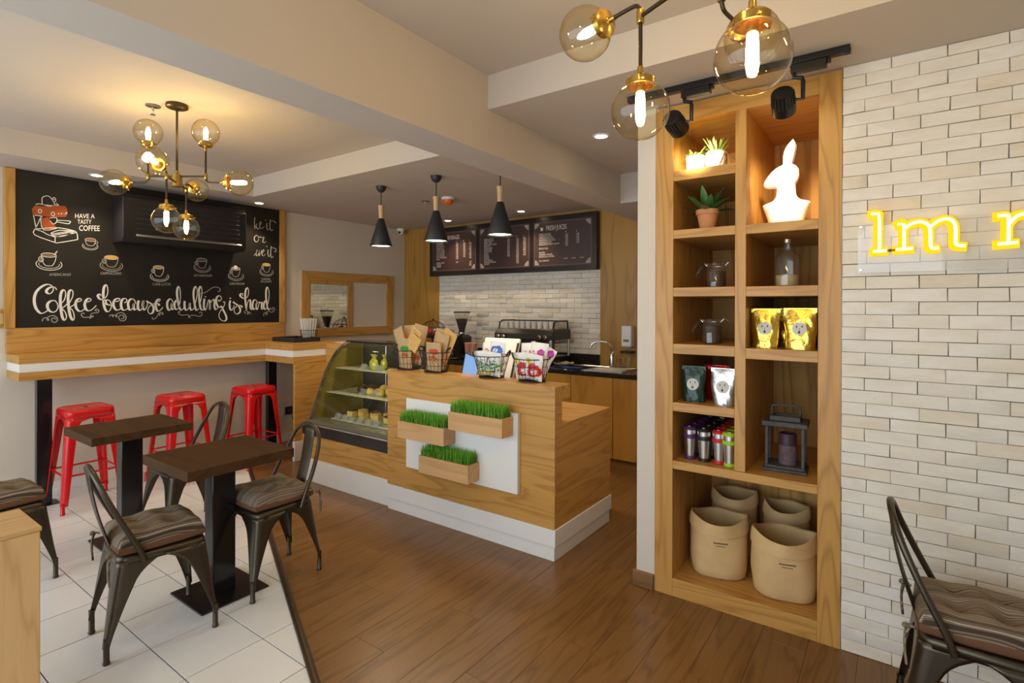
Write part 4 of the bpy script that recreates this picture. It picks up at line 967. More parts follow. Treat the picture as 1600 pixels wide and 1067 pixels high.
# sink
sk = thing('sink', 'stainless steel sink with drainer set in the black worktop', 'sink', (-2.55, 4.96, .9055))
bowl = M().loft([rrect(.44, .20, .03, 0), rrect(.44, .20, .03, .006), rrect(.425, .185, .03, .006), rrect(.42, .18, .03, -.0)], False)
obj('rim', bowl, steel, sk, smooth=40)
obj('basin', M().loft([rrect(.20, .165, .05, .004), rrect(.19, .155, .05, -.12), rrect(.10, .08, .03, -.125)], False).move(Matrix.Translation((-.19, 0, .0))), steel, sk, smooth=40)
obj('drainer', M().add([(-.0+.02, -.165, .003), (.41, -.165, .003), (.41, .165, .003), (.02, .165, .003)], [(0,1,2,3)]), steel, sk)
for k in range(7): obj('drainer_rib', M().box(.05, .39, -.13+k*.04, -.118+k*.04, .003, .006), steel, sk, bevel=.001)
fc = thing('mixer_tap', 'chrome mixer tap with high curved spout behind the sink', 'tap', (-2.40, 5.14, .912))
obj('body', M().lathe([(.030, 0), (.030, .01), (.024, .015), (.024, .11), (.018, .13)], n=16), chrome, fc, smooth=40)
obj('spout', M().tube(spline([(0, 0, .10), (0, -.005, .20), (-.03, -.03, .25), (-.10, -.06, .262), (-.17, -.09, .24), (-.195, -.10, .195)], 5), [.012]*26, 10), chrome, fc, smooth=60)
obj('lever', M().tube([(.0, 0, .13), (.045, -.03, .165)], .008, 8), chrome, fc, smooth=60)
t = thing('cleaning_cloth', 'folded dark blue cloth on the worktop edge beside the sink', 'cloth', (-2.70, 4.75, .912))
def cl(u, v): return ((u-.5)*.30, (v-.5)*.11, .010+.006*math.sin(u*9)*math.cos(v*5)+.004*math.sin(v*12+u*4))
m = M().surf(cl, 14, 6); lo = M().surf(lambda u, v: (cl(u, v)[0], cl(u, v)[1], .0), 14, 6); m.add(lo.v, lo.f)
obj('fold', m, pbr('blue_cloth', (.025, .035, .16), .85), t, smooth=60, solid=.004)
t = thing('shell_dish', 'pale scalloped dish on the worktop left of the sink', 'dish', (-2.86, 4.90, .912))
def dish(u, v):
    a = u*2*PI; r = .02+.075*v; return (r*math.cos(a)*1.5, r*math.sin(a), .004+.035*v*v+.006*v*math.sin(a*9))
obj('bowl', M().surf(dish, 54, 8), pbr('cream_dish', (.62, .55, .44), .4), t, smooth=60, solid=.003)
sd = thing('soap_dispenser', 'white wall soap dispenser with grey drip tray on the oak panel', 'dispenser', (-2.255, YB-.031, 1.06))
obj('housing', M().box(-.055, .055, -.10, 0, .06, .28), white_m, sd, bevel=.012)
obj('window', M().box(-.030, .030, -.1015, -.099, .115, .14), pbr('grey_window', (.18, .18, .17), .3), sd)
obj('button', M().box(-.045, .045, -.106, -.10, .07, .10), white_m, sd, bevel=.003)
obj('drip_tray', M().box(-.06, .06, -.12, 0, .0, .018), black_matte, sd, bevel=.004)
for i, (x, y) in enumerate(((-2.28, 5.05), (-2.21, 4.98), (-2.20, 5.10))):
    o = obj('drinking_glass', M().lathe([(.024, 0), (.030, .11), (.0285, .11), (.023, .006)], n=14, caps=False), glass_m, None, smooth=60)
    o.location = (x, y, .912); tag(o, ('left', 'front right', 'rear right')[i]+' clear drinking glass standing under the soap dispenser', 'glass', 'glasses on the drainer')
# espresso machine
em = thing('espresso_machine', 'wide two group espresso machine with glasses on its rack', 'coffee machine', (-3.66, 4.78, .906))
EW, ED = .75, .40
dk = pbr('machine_dark', (.022, .020, .020), .25)
obj('base_tray', M().box(0, EW, -.02, ED, .03, .10), dk, em, bevel=.006)
obj('body', M().box(.10, EW-.17, .16, ED-.06, .10, .275), pbr('machine_brown', (.11, .085, .05), .3), em, bevel=.004)
obj('head', M().prism([(0, .275), (0, .335), (.05, .385), (ED, .385), (ED, .275)], 'x', 0, EW), dk, em, bevel=.004)
obj('control_panel', M().prism([(-.004, .28), (-.004, .335), (0, .335), (0, .28)], 'x', .18, EW-.18), pbr('panel', (.05, .045, .04), .15), em)
obj('cup_tray', M().box(.04, EW-.06, .055, ED-.02, .386, .392), pbr('tray_brass', (.45, .36, .22), .35, .6), em)
for x in (.055, .125, EW-.15, EW-.08):
    obj('valve_knob', M().lathe([(.022, 0), (.024, .012), (.012, .02), (.012, .035)], (x, 0, .305), 14, axis=(0, -1, 0)), chrome, em, smooth=40)
for x in (.23, EW-.25):
    g_ = obj('group_head', M().lathe([(.030, 0), (.036, .02), (.036, .05), (.028, .075)], (x, .065, .20), 16), chrome, em, smooth=40)
    obj('portafilter', M().lathe([(.036, 0), (.036, .03)], (x, .065, .175), 16).tube([(x, .03, .185), (x+.01, -.10, .178)], .011, 8), black_matte, em, smooth=40)
for x in (.04, EW-.03): obj('steam_wand', M().tube([(x, .01, .275), (x+.005, -.025, .20), (x+.01, -.03, .12)], .006, 8), chrome, em, smooth=60)
for x, y in ((EW-.015, .012), (EW-.015, ED-.02), (.015, .012), (.015, ED-.02)): obj('post', M().tube([(x, y, .095), (x, y, .28)], .013, 10), steel, em, smooth=60)
for x in (.02, EW-.02): obj('rail_end', M().tube([(x, .06, .385), (x, .075, .455), (x, .12, .475), (x, ED-.04, .475), (x, ED-.03, .385)], .009, 8), dk, em, smooth=60)
obj('back_rail', M().tube([(.02, ED-.04, .47), (EW-.02, ED-.04, .47)], .008, 8), dk, em)
for x in (.03, EW-.03):
    for y in (.02, ED-.04): obj('foot', M().lathe([(.02, 0), (.024, .03)], (x, y, 0), 12), dk, em)
cup_g = thin_glass('cup_glass', (.94, .93, .90), 1.5, 1.8, .05, .65)
gl0 = mesh_of('tumbler', M().lathe([(.024, 0), (.032, .075), (.0305, .075), (.0225, .005)], n=14, caps=False), cup_g, 60)
for i in range(18):
    o = link('tumbler', gl0, None, (-3.585+.075*(i % 9), 4.90+.09*(i//9), 1.299)); tag(o, NTH[i % 9]+' small glass from the left in the %s row on the espresso machine' % ('front' if i < 9 else 'back'), 'glass', 'glasses on the espresso machine')
gr = thing('coffee_grinder', 'tall black coffee grinder with bean hopper on the back counter', 'grinder', (-4.29, 4.95, .906))
obj('body', M().loft([rrect(.10, .14, .03, 0), rrect(.10, .14, .03, .03), rrect(.075, .10, .03, .05), rrect(.08, .11, .03, .26), rrect(.06, .08, .03, .285)]), black_gloss, gr, smooth=40)
hop = thin_glass('hopper_glass', (.92, .91, .88), 1.5, .8, .03, .02)
h_ = obj('hopper', M().lathe([(.040, .315), (.040, .345), (.098, .555), (.095, .555), (.037, .345)], n=20, caps=False), hop, gr, smooth=40)
obj('beans', M().lathe([(.036, .318), (.0375, .345), (.0735, .478), (.02, .483)], n=20), mottle('coffee_beans', (.018, .007, .003), (.05, .02, .01), 70, .5, 0, .8, 90), gr, smooth=40)
obj('hopper_lid', M().lathe([(.102, .553), (.102, .566), (.08, .57)], n=20), black_matte, gr, smooth=40)
obj('collar', M().lathe([(.03, .285), (.045, .30), (.045, .318)], n=16), steel, gr, smooth=40)
obj('dosing_fork', M().tube([(-.03, -.11, .12), (-.03, -.17, .12), (.03, -.17, .12), (.03, -.11, .12)], .006, 6), chrome, gr)
obj('outlet_tray', M().box(-.07, .07, -.19, -.10, .012, .022), chrome, gr, bevel=.003)
for x, n_ in ((-3.80, 1), (-3.755, 1)):
    o = obj('milk_flask', M().lathe([(.030, 0), (.030, .16), (.02, .19), (.014, .20), (.014, .26)], n=14), steel, None, smooth=40)
    o.location = (x-.04, 4.92, .906); tag(o, ('left' if x < -3.78 else 'right')+' one of two slim steel flasks beside the espresso machine', 'flask', 'steel flasks by the machine')
rw = splash('x', (.8, .8, .8), [((.6, .03, .02), .5, 8)]) if False else None
def striped_cup_mat():
    m, t, b, N, L_ = nt('red_striped_paper'); v, _ = objvec(t, False); s_ = N('ShaderNodeSeparateXYZ'); L_(v, s_.inputs[0])
    at = math_n(t, 'ARCTAN2', s_.outputs[1], s_.outputs[0]); f = math_n(t, 'FRACT', math_n(t, 'MULTIPLY', at, 14/(2*PI)))
    r = ramp(t, [(0, (.62, .05, .03)), (.5, (.70, .62, .52))], 'CONSTANT'); L_(f, r.inputs[0]); L_(r.outputs[0], b.inputs['Base Color']); setin(b, Roughness=.6); return m
scm = striped_cup_mat()
for i, (x, z) in enumerate(((-4.08, 0), (-4.0, 0))):
    o = obj('paper_cup', M().lathe([(.030, 0), (.042, .20), (.044, .205), (.04, .205)], n=20), scm, None, smooth=40)
    o.location = (x, 4.82, .906); tag(o, ('left', 'right')[i]+' one of two red striped paper cup stacks beside the coffee grinder', 'paper cups', 'striped cup stacks by the grinder')
# domed wire cloche behind the pouches
wc = thing('wire_dome_stand', 'dark wire domed stand of sweets behind the pouch baskets', 'stand', (-3.93, 4.55, .0))
wc.location = (-4.74, 4.92, .906)
for k in range(14):
    a = 2*PI*k/14
    obj('dome_wire', M().tube(spline([(.17*math.cos(a), .17*math.sin(a), .27), (.155*math.cos(a), .155*math.sin(a), .36), (.09*math.cos(a), .09*math.sin(a), .43), (0, 0, .455)], 4), .0025, 5), wire_m, wc)
obj('dome_ring', M().tube(ring_pts(.17, .27), .005, 6, True).tube(ring_pts(.15, .365), .003, 5, True), wire_m, wc, smooth=60)
obj('finial', M().ball((0, 0, .465), .014, 10, 8), wire_m, wc, smooth=60)
obj('pedestal', M().lathe([(.11, 0), (.11, .015), (.02, .03), (.02, .23), (.16, .25), (.17, .27)], n=20), black_matte, wc, smooth=40)
rs = random.Random(9)
sw = [pbr('red_sweet', (.55, .02, .03), .3), pbr('silver_sweet', (.6, .6, .62), .25, .8)]
for i in range(12):
    a = i*2.4; r = .115*math.sqrt((i+.5)/12)
    o = obj('wrapped_sweet', M().ball((0, 0, 0), (.028, .022, .02), 10, 8), sw[i % 2], None, smooth=60)
    o.location = (-4.74+r*math.cos(a), 4.92+r*math.sin(a), .906+.292+.02*(i % 3)); o.rotation_euler = (0, 0, a)
    tag(o, 'shiny wrapped sweet under the dark wire dome', 'sweet', 'wrapped sweets under the wire dome')

# ---------------------------------------------------------------- menu boards
mb = thing('menu_board', 'long dark framed menu board of three panels above the white bricks', 'menu board', (-5.073, YB-.031, 1.937))
MW, MH = 2.467, .625
fr_m = pbr('menu_frame', (.016, .011, .011), .28)
obj('frame', M().box(0, MW, -.075, 0, 0, MH), fr_m, mb, bevel=.004)
pn_m = pbr('menu_panel_print', (.052, .026, .024), .4); ln_m = pbr('menu_print', (.72, .64, .58), .6); ln_d = pbr('menu_border_print', (.22, .16, .15), .6)
gap = .05; pw_ = (MW-.10-2*gap)/3
heads = ['HOT BEVERAGES', None, 'FRESH JUICES']
rows = [['ESPRESSO', 'RISTRETTO', 'MACCHIATO', 'AMERICANO', 'CAPPUCCINO', 'CAFE LATTE', 'FLAT WHITE', 'CAFE MOCHA', 'HOT CHOCOLATE', 'TEA', '', 'EXTRA SHOT', 'SYRUP', 'CREAM'],
        ['ICED LATTE', 'ICED MOCHA', 'ICED TEA', 'ICED AMERICANO', 'FRAPPE', 'MILKSHAKE', 'LEMONADE', 'SMOOTHIE', 'COLA', 'SODA', 'TONIC', 'SODAS', 'ICE CREAM', 'WHIPPED CREAM', 'SYRUP'],
        ['APPLE JUICE', 'CARROT JUICE', 'LEMONADE JUICE', 'WATERMELON JUICE', 'ORANGE JUICE', 'PINEAPPLE MINT JUICE', '', 'SMOOTHIE', '', 'WATER', 'MINERAL WATER', 'SPARKLING WATER', '', 'ICE CREAM']]
for i in range(3):
    x = .05+i*(pw_+gap); z0_, z1_ = .055, MH-.055; y = -.0765
    p = obj('menu_panel', M().box(x, x+pw_, -.076, -.070, z0_, z1_), pn_m, mb)
    at = lambda u, v, x=x: (x+u, -.0768, z0_+v)
    H = z1_-z0_
    e = M(); d = .012
    for a0, b0_, a1, b1 in ((d, d, pw_-d, d+.003), (d, H-d-.003, pw_-d, H-d), (d, d, d+.003, H-d), (pw_-d-.003, d, pw_-d, H-d)):
        e.add([at(a0, b0_), at(a1, b0_), at(a1, b1), at(a0, b1)], [(0, 1, 2, 3)])
    obj('border_print', e, ln_d, p, fix=False)
    for sx, sy in ((0, 0), (1, 0), (0, 1), (1, 1)):
        e = M()
        for q in range(3):
            a = d+.010+q*.011; l_ = .055-q*.016
            X = lambda u: u if not sx else pw_-u
            Z = lambda v: v if not sy else H-v
            e.add([at(X(a), Z(a)), at(X(a+l_), Z(a)), at(X(a+l_), Z(a+.005)), at(X(a), Z(a+.005))], [(0, 1, 2, 3)])
            e.add([at(X(a), Z(a)), at(X(a), Z(a+l_)), at(X(a+.005), Z(a+l_)), at(X(a+.005), Z(a))], [(0, 1, 2, 3)])
        obj('corner_print', e, ln_m, p, fix=False)
    e = M()
    if heads[i]: text_fit(e, heads[i], .31 if i == 0 else .27, .055, lambda u, v: at(u+(.17 if i == 0 else .17), v+H-.105))
    else: text_fit(e, 'S', .02, .045, lambda u, v: at(u+.46, v+H-.105))
    if heads[i]: e.add([at(.10, H-.105), at(.125, H-.105), at(.13, H-.07), at(.095, H-.07)], [(0, 1, 2, 3)])
    n = len(rows[i]); st_ = (H-.19)/n
    for j, s_ in enumerate(rows[i]):
        if not s_: continue
        text_fit(e, s_, .0125*len(s_)+.02, .019, lambda u, v, j=j: at(u+.075, v+H-.155-st_*j))
    cols_ = [(.42, 12), (.54, 9), (.64, 14)] if i == 0 else ([(.43, 11), (.56, 15), (.66, 11)] if i == 1 else [(.42, 7), (.56, 6)])
    for cx, cn in cols_:
        for j in range(cn):
            if i == 0 and j == 10: continue
            text_fit(e, '%d.00' % (8+(j*3+int(cx*10)) % 9) if j else ('ML' if i == 2 else 'SML')[cols_.index((cx, cn))], .036 if j else .013, .019, lambda u, v, j=j: at(u+cx, v+H-.155-st_*(j-(0 if j else .35))))
    if i == 2:
        for q in range(3): text_fit(e, '%d SCOOP' % (q+1), .055, .013, lambda u, v, q=q: at(u+.40+q*.10, v+.075))
    obj('menu_lettering', e, ln_m, p, fix=False)
# small wall and ceiling fittings
ck = thing('security_camera', 'small white dome security camera in the wall corner under the ceiling', 'camera', (-5.56, 5.13, ZL))
obj('base', M().lathe([(.055, 0), (.055, -.02), (.045, -.03)], n=18), white_m, ck, smooth=40)
obj('dome', M().lathe([(.042, -.03), (.035, -.062), (.015, -.078), (.002, -.08)], n=18), white_m, ck, smooth=60)
obj('lens', M().ball((.012, -.034, -.052), .018, 10, 8), black_gloss, ck, smooth=60)
hs = thing('heat_detector', 'round detector with orange dome on the dropped ceiling between pendants', 'detector', (-3.59, 3.93, ZL))
obj('base', M().lathe([(.062, 0), (.062, -.018), (.055, -.022)], n=20), white_m, hs, smooth=40)
obj('dome', M().lathe([(.055, -.022), (.052, -.05), (.03, -.072), (.004, -.078)], n=20), pbr('orange_dome', (.62, .16, .02), .3), hs, smooth=60)
for lab, p in (('chrome ceiling sprinkler beside the globe chandelier rod', (-3.80, 1.43, ZU)), ('chrome ceiling sprinkler near the orange detector', (-3.89, 3.92, ZL))):
    t = thing('sprinkler', lab, 'sprinkler', p)
    obj('escutcheon', M().lathe([(.042, 0), (.042, -.006), (.02, -.012)], n=16), pbr('dull_chrome', (.28, .26, .24), .35, .8), t, smooth=40)
    obj('nozzle', M().lathe([(.008, -.01), (.008, -.03)], n=8).tube([(-.010, 0, -.028), (-.012, 0, -.045), (0, 0, -.055), (.012, 0, -.045), (.010, 0, -.028)], .002, 5).lathe([(.016, -.056), (.016, -.058)], n=10), steel, t)
t = thing('power_socket', 'dark power socket with trailing lead low on the left wall', 'socket', (XL, 3.50, .30))
obj('plate', M().box(0, .012, -.045, .045, 0, .09), black_matte, t, bevel=.003)
obj('plug', M().box(.012, .05, -.022, .022, .02, .065), black_matte, t, bevel=.005)
obj('lead', M().tube(spline([(.045, 0, .03), (.07, .01, -.05), (.05, .06, -.16), (.03, .12, -.29)], 5), .005, 6), black_matte, t)
t = thing('small_gold_frame', 'small gilt picture frame on the wall left of the chalkboard', 'frame', (XL, .93, 1.36))
gilt = pbr('gilt', (.55, .33, .06), .35, .7)
for y0_, y1_, z0_, z1_ in ((0, .17, 0, .022), (0, .17, .118, .14), (0, .022, .022, .118), (.148, .17, .022, .118)): obj('moulding', M().box(0, .02, y0_, y1_, z0_, z1_), gilt, t, bevel=.003)
obj('picture', M().box(0, .006, .022, .148, .022, .118), pbr('picture_cream', (.6, .5, .35), .6), t)
# ---------------------------------------------------------------- oak shelf niche
sh = thing('display_shelf', 'tall built in oak display shelf of two columns beside the white brick wall', 'shelf', (-1.056, YS, 0))
sw_, D = .859, .765; TOP = 2.598
ix0, dv0, dv1, ix1 = .096, .406, .457, .767     # clear openings between the front posts
FT = .020
obj('post', M().box(0, ix0, 0, FT, 0, TOP), oak_z, sh, bevel=.0015)
obj('post', M().box(ix1, sw_, 0, FT, 0, TOP), oak_z, sh, bevel=.0015)
obj('top_rail', M().box(ix0, ix1, .0005, FT, 2.507, TOP), oak_x, sh, bevel=.0015)
obj('bottom_rail', M().box(ix0, ix1, .0005, FT, 0, .095), oak_x, sh, bevel=.0015)
dvz = .72
obj('divider', M().box(dv0, dv1, .0005, D-.012, dvz, 2.507), oak_z, sh, bevel=.0015)
obj('side_board', M().box(ix0-.022, ix0, FT, D-.012, 0, 2.53), oak_z, sh)
obj('side_board', M().box(ix1, ix1+.022, FT, D-.012, 0, 2.53), oak_z, sh)
obj('back_board', M().box(ix0-.022, ix1+.022, D-.012, D, 0, 2.53), oak_niche, sh)
obj('top_board', M().box(ix0, ix1, FT, D-.012, 2.507, 2.529), oak_x, sh)
obj('bottom_board', M().box(ix0, ix1, FT, D-.012, .072, .0945), oak_x, sh)
SH_L = [(2.198, 2.250), (1.894, 1.939), (1.588, 1.635), (1.286, 1.338), (.982, 1.028)]
SH_R = [(1.892, 1.938), (1.585, 1.634), (1.279, 1.331)]
for a, b in SH_L: obj('shelf_board', M().box(ix0, dv0, .001, D-.012, a, b), oak_x, sh, bevel=.0015)
for a, b in SH_R: obj('shelf_board', M().box(dv1, ix1, .001, D-.012, a, b), oak_x, sh, bevel=.0015)
obj('shelf_board', M().box(ix0, ix1, .001, D-.012, .676, .718), oak_x, sh, bevel=.0015)

# succulents in white pots
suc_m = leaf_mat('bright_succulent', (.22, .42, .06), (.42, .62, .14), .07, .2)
pot_m = mottle('white_crackle_pot', (.80, .76, .70), (.88, .85, .80), 30, .5, 0, .3, 60)
def blade(m, base, dirv, length, width, curl, n=6, thick=.0):
    d = Vector(dirv).normalized(); up = Vector((0, 0, 1)); side = d.cross(up)
    side = side.normalized() if side.length > .01 else Vector((1, 0, 0)); nrm = side.cross(d)
    rings = []
    for i in range(n+1):
        t = i/n; w = width*math.sin(PI*min(1, .18+.82*t*1.0))**.8 if t < .999 else .0004
        p = Vector(base)+d*length*t+Vector((0, 0, -curl*t*t*length))
        th = w*.28
        rings.append([tuple(p+side*w), tuple(p+nrm*th*.3-nrm*0), tuple(p-side*w), tuple(p-nrm*th)])
    m.loft(rings)
def pot_plant(label, loc, kind, rz):
    t = thing('potted_succulent', label, 'potted plant', loc, rz)
    if kind == 'a': pr_ = [(.046, 0), (.050, .095), (.046, .095), (.042, .01)]
    else: pr_ = [(.048, 0), (.053, .05), (.052, .098), (.048, .103), (.042, .09), (.040, .01)]
    obj('pot', M().lathe(pr_, n=22), pot_m, t, smooth=40)
    obj('soil', M().lathe([(.043, .075), (.043, .083)], n=16), soil, t)
    r_ = random.Random(kind); g = M()
    for i in range(26 if kind == 'a' else 30):
        a = i*2.4+r_.uniform(-.3, .3); el = (.25+1.1*(i/26)) if kind == 'a' else (.75+.7*(i/30))
        ln = r_.uniform(.082, .105) if kind == 'a' else r_.uniform(.085, .12)
        blade(g, (.012*math.cos(a), .012*math.sin(a), .085), (math.cos(a)*math.cos(el), math.sin(a)*math.cos(el), math.sin(el)), ln, .0065 if kind == 'a' else .005, r_.uniform(.25, .8) if kind == 'a' else .1, 7)
    obj('leaves', g, suc_m, t, smooth=50)
    if kind == 'b':
        tw = M()
        for i in range(7): tw.tube(spline([(.054*math.cos(-1.2+i*.35+.2*q), .054*math.sin(-1.2+i*.35+.2*q), .01+.022*q) for q in range(5)], 3), .0016, 5)
        tw.tube(spline([(-.02, -.056, .085), (.05, -.06, .09), (.085, -.04, .055), (.12, -.03, .03)], 4), .0022, 5)
        obj('twig_wrap', tw, pbr('twig_brown', (.16, .08, .03), .8), t, smooth=60)
pot_plant('white potted succulent with curling leaves on the top left shelf', (-.885, 2.945, 2.2505), 'a', .3)
pot_plant('upright succulent in a twig wrapped white pot on the top left shelf', (-.778, 2.945, 2.2505), 'b', 0)
t = thing('potted_agave', 'dark green agave in a terracotta pot on the shelf under the white pots', 'potted plant', (-.822, 2.95, 1.9395))
tc = mottle('terracotta', (.55, .24, .10), (.62, .29, .13), 8, .8, 0, .1)
obj('pot', M().lathe([(.038, 0), (.054, .085), (.060, .087), (.061, .113), (.055, .114), (.050, .10), (.036, .008)], n=24), tc, t, smooth=40)
obj('soil', M().lathe([(.050, .094), (.050, .103)], n=18), soil, t)
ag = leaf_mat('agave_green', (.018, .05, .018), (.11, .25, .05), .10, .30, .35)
for i in range(17):
    a = i*2.4; el = .08+1.25*(i/17); g = M()
    blade(g, (.014*math.cos(a), .014*math.sin(a), .105), (math.cos(a)*math.cos(el), math.sin(a)*math.cos(el), math.sin(el)), .145+.02*math.sin(i*3), .021, .12, 8)
    obj('leaf', g, ag, t, smooth=50)

# rabbit bust
t = thing('rabbit_bust', 'white rabbit head bust with upright ears in the top right shelf', 'sculpture', (-.455, 3.03, 1.9385))
m = M()
def oval(cx, cy, hx, hy, z, n=28): return [(cx+hx*math.cos(2*PI*k/n), cy+hy*math.sin(2*PI*k/n), z) for k in range(n)]
m.loft([oval(0, 0, hx, hy, z) for hx, hy, z in ((.076, .050, 0), (.080, .054, .02), (.092, .060, .06), (.106, .064, .10), (.112, .060, .118), (.098, .054, .125), (.070, .050, .133), (.054, .047, .145), (.046, .045, .160), (.043, .045, .19), (.042, .043, .24), (.03, .03, .27))])
hd_ = [(-.105, .232, .006), (-.101, .234, .017), (-.090, .240, .031), (-.072, .249, .045), (-.048, .257, .055), (-.02, .262, .061), (.008, .262, .060), (.032, .256, .053), (.048, .249, .039), (.056, .245, .012)]
rings = []
for x_, z_, a_ in hd_: rings.append([(x_+.22*a_*math.sin(2*PI*k/24), a_*.80*math.cos(2*PI*k/24), z_+a_*math.sin(2*PI*k/24)) for k in range(24)])
m.loft(rings)
m.ball((-.055, 0, .220), (.036, .024, .012), 14, 8, Matrix.Rotation(-.12, 3, 'Y'))
m.ball((-.028, 0, .232), (.034, .034, .026), 14, 8)
for sy in (-1, 1):
    m.ball((-.040, sy*.037, .268), (.009, .006, .008), 10, 6)
    rg_ = []
    for i in range(15):
        u = i/14; w = .015+.011*math.sin(PI*u)
        w *= 1 if u < .72 else max(.06, 1-((u-.72)/.28)**2.2)
        cx = .006+.028*u-.006*math.sin(PI*u); z = .298+.142*u
        rg_.append([(cx+w*math.cos(2*PI*k/14), sy*(.018+.004*u)+.010*math.sin(2*PI*k/14)*(1-.4*u), z+.10*w*math.cos(2*PI*k/14)) for k in range(14)])
    m.loft(rg_)
o = obj('bust', m, pbr('white_plaster', (.88, .86, .82), .55), t, smooth=180)
d = o.modifiers.new('remesh', 'REMESH'); d.mode = 'VOXEL'; d.voxel_size = .0035; d.use_smooth_shade = True
d = o.modifiers.new('smooth', 'SMOOTH'); d.factor = .5; d.iterations = 4

# clip-top jars, bottle
beans = mottle('bean_fill', (.03, .012, .006), (.09, .035, .015), 90, .6, 0, 1.0, 120)
jar_g = thin_glass('jar_glass', (.93, .93, .92), 1.5, 2.2, .02, .018)
def jar(label, loc, fill):
    t = thing('clip_top_jar', label, 'jar', loc)
    obj('glass_body', M().lathe([(.044, 0), (.050, .006), (.050, .098), (.043, .112), (.040, .118), (.044, .130), (.041, .130)], n=26, caps=False), jar_g, t, smooth=40)
    obj('bean_fill', M().lathe([(.046, .004), (.0475, .01), (.0475, fill), (.02, fill+.004)], n=22), beans, t, smooth=40)
    lid = Matrix.Translation((-.050, 0, .125)) @ Matrix.Rotation(-1.05, 4, 'Y') @ Matrix.Translation((-.048, 0, 0))
    obj('glass_lid', M().lathe([(.043, 0), (.045, .006), (.038, .016), (.012, .021)], n=22).move(lid), jar_g, t, smooth=40)
    w = M().tube(ring_pts(.0415, .1145, 24), .0016, 5, True)
    w.tube(spline([(.041, -.014, .114), (.062, -.012, .135), (.066, 0, .138), (.062, .012, .135), (.041, .014, .114)], 4), .0018, 5)
    w.tube(spline([(.06, 0, .137), (.078, -.004, .125), (.088, 0, .116)], 4), .0018, 5)
    w.tube(spline([(-.041, -.02, .114), (-.055, -.02, .128), (-.06, 0, .133), (-.055, .02, .128), (-.041, .02, .114)], 4), .0018, 5)
    obj('wire_clip', w, steel, t, smooth=60)
jar('open clip top jar of beans on the upper of the two jar shelves', (-.775, 2.94, 1.6355), .085)
jar('open clip top jar of beans on the lower of the two jar shelves', (-.798, 2.95, 1.3385), .092)
t = thing('glass_bottle', 'clear glass bottle of pale granules with metal cap in the right column', 'bottle', (-.435, 2.94, 1.6345))
obj('glass_body', M().lathe([(.050, 0), (.056, .006), (.056, .125), (.050, .15), (.030, .172), (.0165, .182), (.0145, .215), (.0125, .215)], n=26, caps=False), jar_g, t, smooth=40)
obj('granules', M().lathe([(.052, .004), (.053, .055), (.02, .058)], n=22), mottle('pale_grain', (.40, .30, .14), (.52, .42, .22), 120, .8, 0, .6, 150), t, smooth=40)
obj('cap', M().lathe([(.016, .214), (.017, .216), (.017, .232), (.014, .235)], n=16), pbr('cap_gold', (.5, .42, .28), .35, .8), t, smooth=40)

# coffee bags
lab_m = pbr('label_grey', (.62, .60, .57), .7); ink = pbr('label_ink', (.03, .025, .02), .7)
def foil(name, col, rough=.22, metal=1.0):
    m, t, b, N, L_ = nt(name); v, _ = objvec(t)
    setin(b, Roughness=rough, Metallic=metal); b.inputs['Base Color'].default_value = c4(col)
    bumpn(t, b, math_n(t, 'ADD', noise(t, v, 16, 3, .55), math_n(t, 'MULTIPLY', noise(t, v, 45, 2), .3)), .55, .010); return m
gold = foil('gold_foil', (.80, .55, .10)); silver = foil('silver_foil', (.56, .545, .53), .30); green_f = foil('green_foil', (.007, .032, .017), .28, .12); red_f = foil('red_foil', (.45, .01, .02), .2, .6)
def coffee_bag(label, loc, mat, w=.125, h=.185, rz=0, group=None, front=True):
    t = thing('coffee_bag', label, 'coffee bag', loc, rz, group)
    fy = lambda v: -.034*(1-v)**.75-.0025
    obj('pouch', pouch(w, h, .034, .10, .0022, int(abs(loc[0]*1000)+abs(loc[2]*100)), True, 18, 22), mat, t, smooth=70)
    obj('top_seal', M().box(-w/2*.99, w/2*.99, -.0022, .0022, h*.885, h), mat, t, bevel=.001)
    if not front: return t
    cz = h*.50; R = .031
    pt = lambda a, b, e=.0035: (a, fy((cz+b)/h)*(1-(abs(a)/(w/2))**2.4)**.6-e, cz+b)
    m = M(); n = 26
    m.add([pt(0, 0)]+[pt(R*k/3*math.cos(2*PI*i/n), R*k/3*math.sin(2*PI*i/n)) for k in (1, 2, 3) for i in range(n)],
          [(0, 1+i, 1+(i+1) % n) for i in range(n)]+[(1+k*n+i, 1+(k+1)*n+i, 1+(k+1)*n+(i+1) % n, 1+k*n+(i+1) % n) for k in (0, 1) for i in range(n)])
    lb = obj('label', m, lab_m, t, smooth=60)
    g = M()
    for a, b, ww, hh in ((-.012, .010, .003, .005), (.012, .011, .003, .005), (0, .001, .0018, .002), (0, -.008, .0014, .005)):
        g.add([pt(a-ww, b-hh, .0042), pt(a+ww, b-hh, .0042), pt(a+ww*.6, b+hh, .0042), pt(a-ww*.6, b+hh, .0042)], [(0, 1, 2, 3)])
    g.add([pt(.0055*math.cos(2*PI*i/12), -.017+.0055*math.sin(2*PI*i/12), .0042) for i in range(12)], [tuple(range(12))])
    obj('label_print', g, ink, t, fix=False)
    return t
coffee_bag('shiny gold foil coffee bag with round label, left of the two', (-.527, 2.905, 1.3315), gold, .135, .195, .03)
coffee_bag('shiny gold foil coffee bag with round label, right of the two', (-.372, 2.895, 1.3315), gold, .145, .198, -.04)
coffee_bag('dark green foil coffee bag with round label beside the silver one', (-.878, 2.90, 1.0285), green_f, .125, .19, .08)
coffee_bag('silver foil coffee bag with round label beside the divider', (-.720, 2.885, 1.0285), silver, .130, .19, -.03)
coffee_bag('red foil coffee bag behind the green and silver bags', (-.79, 3.02, 1.0285), red_f, .13, .19, 0, None, False)
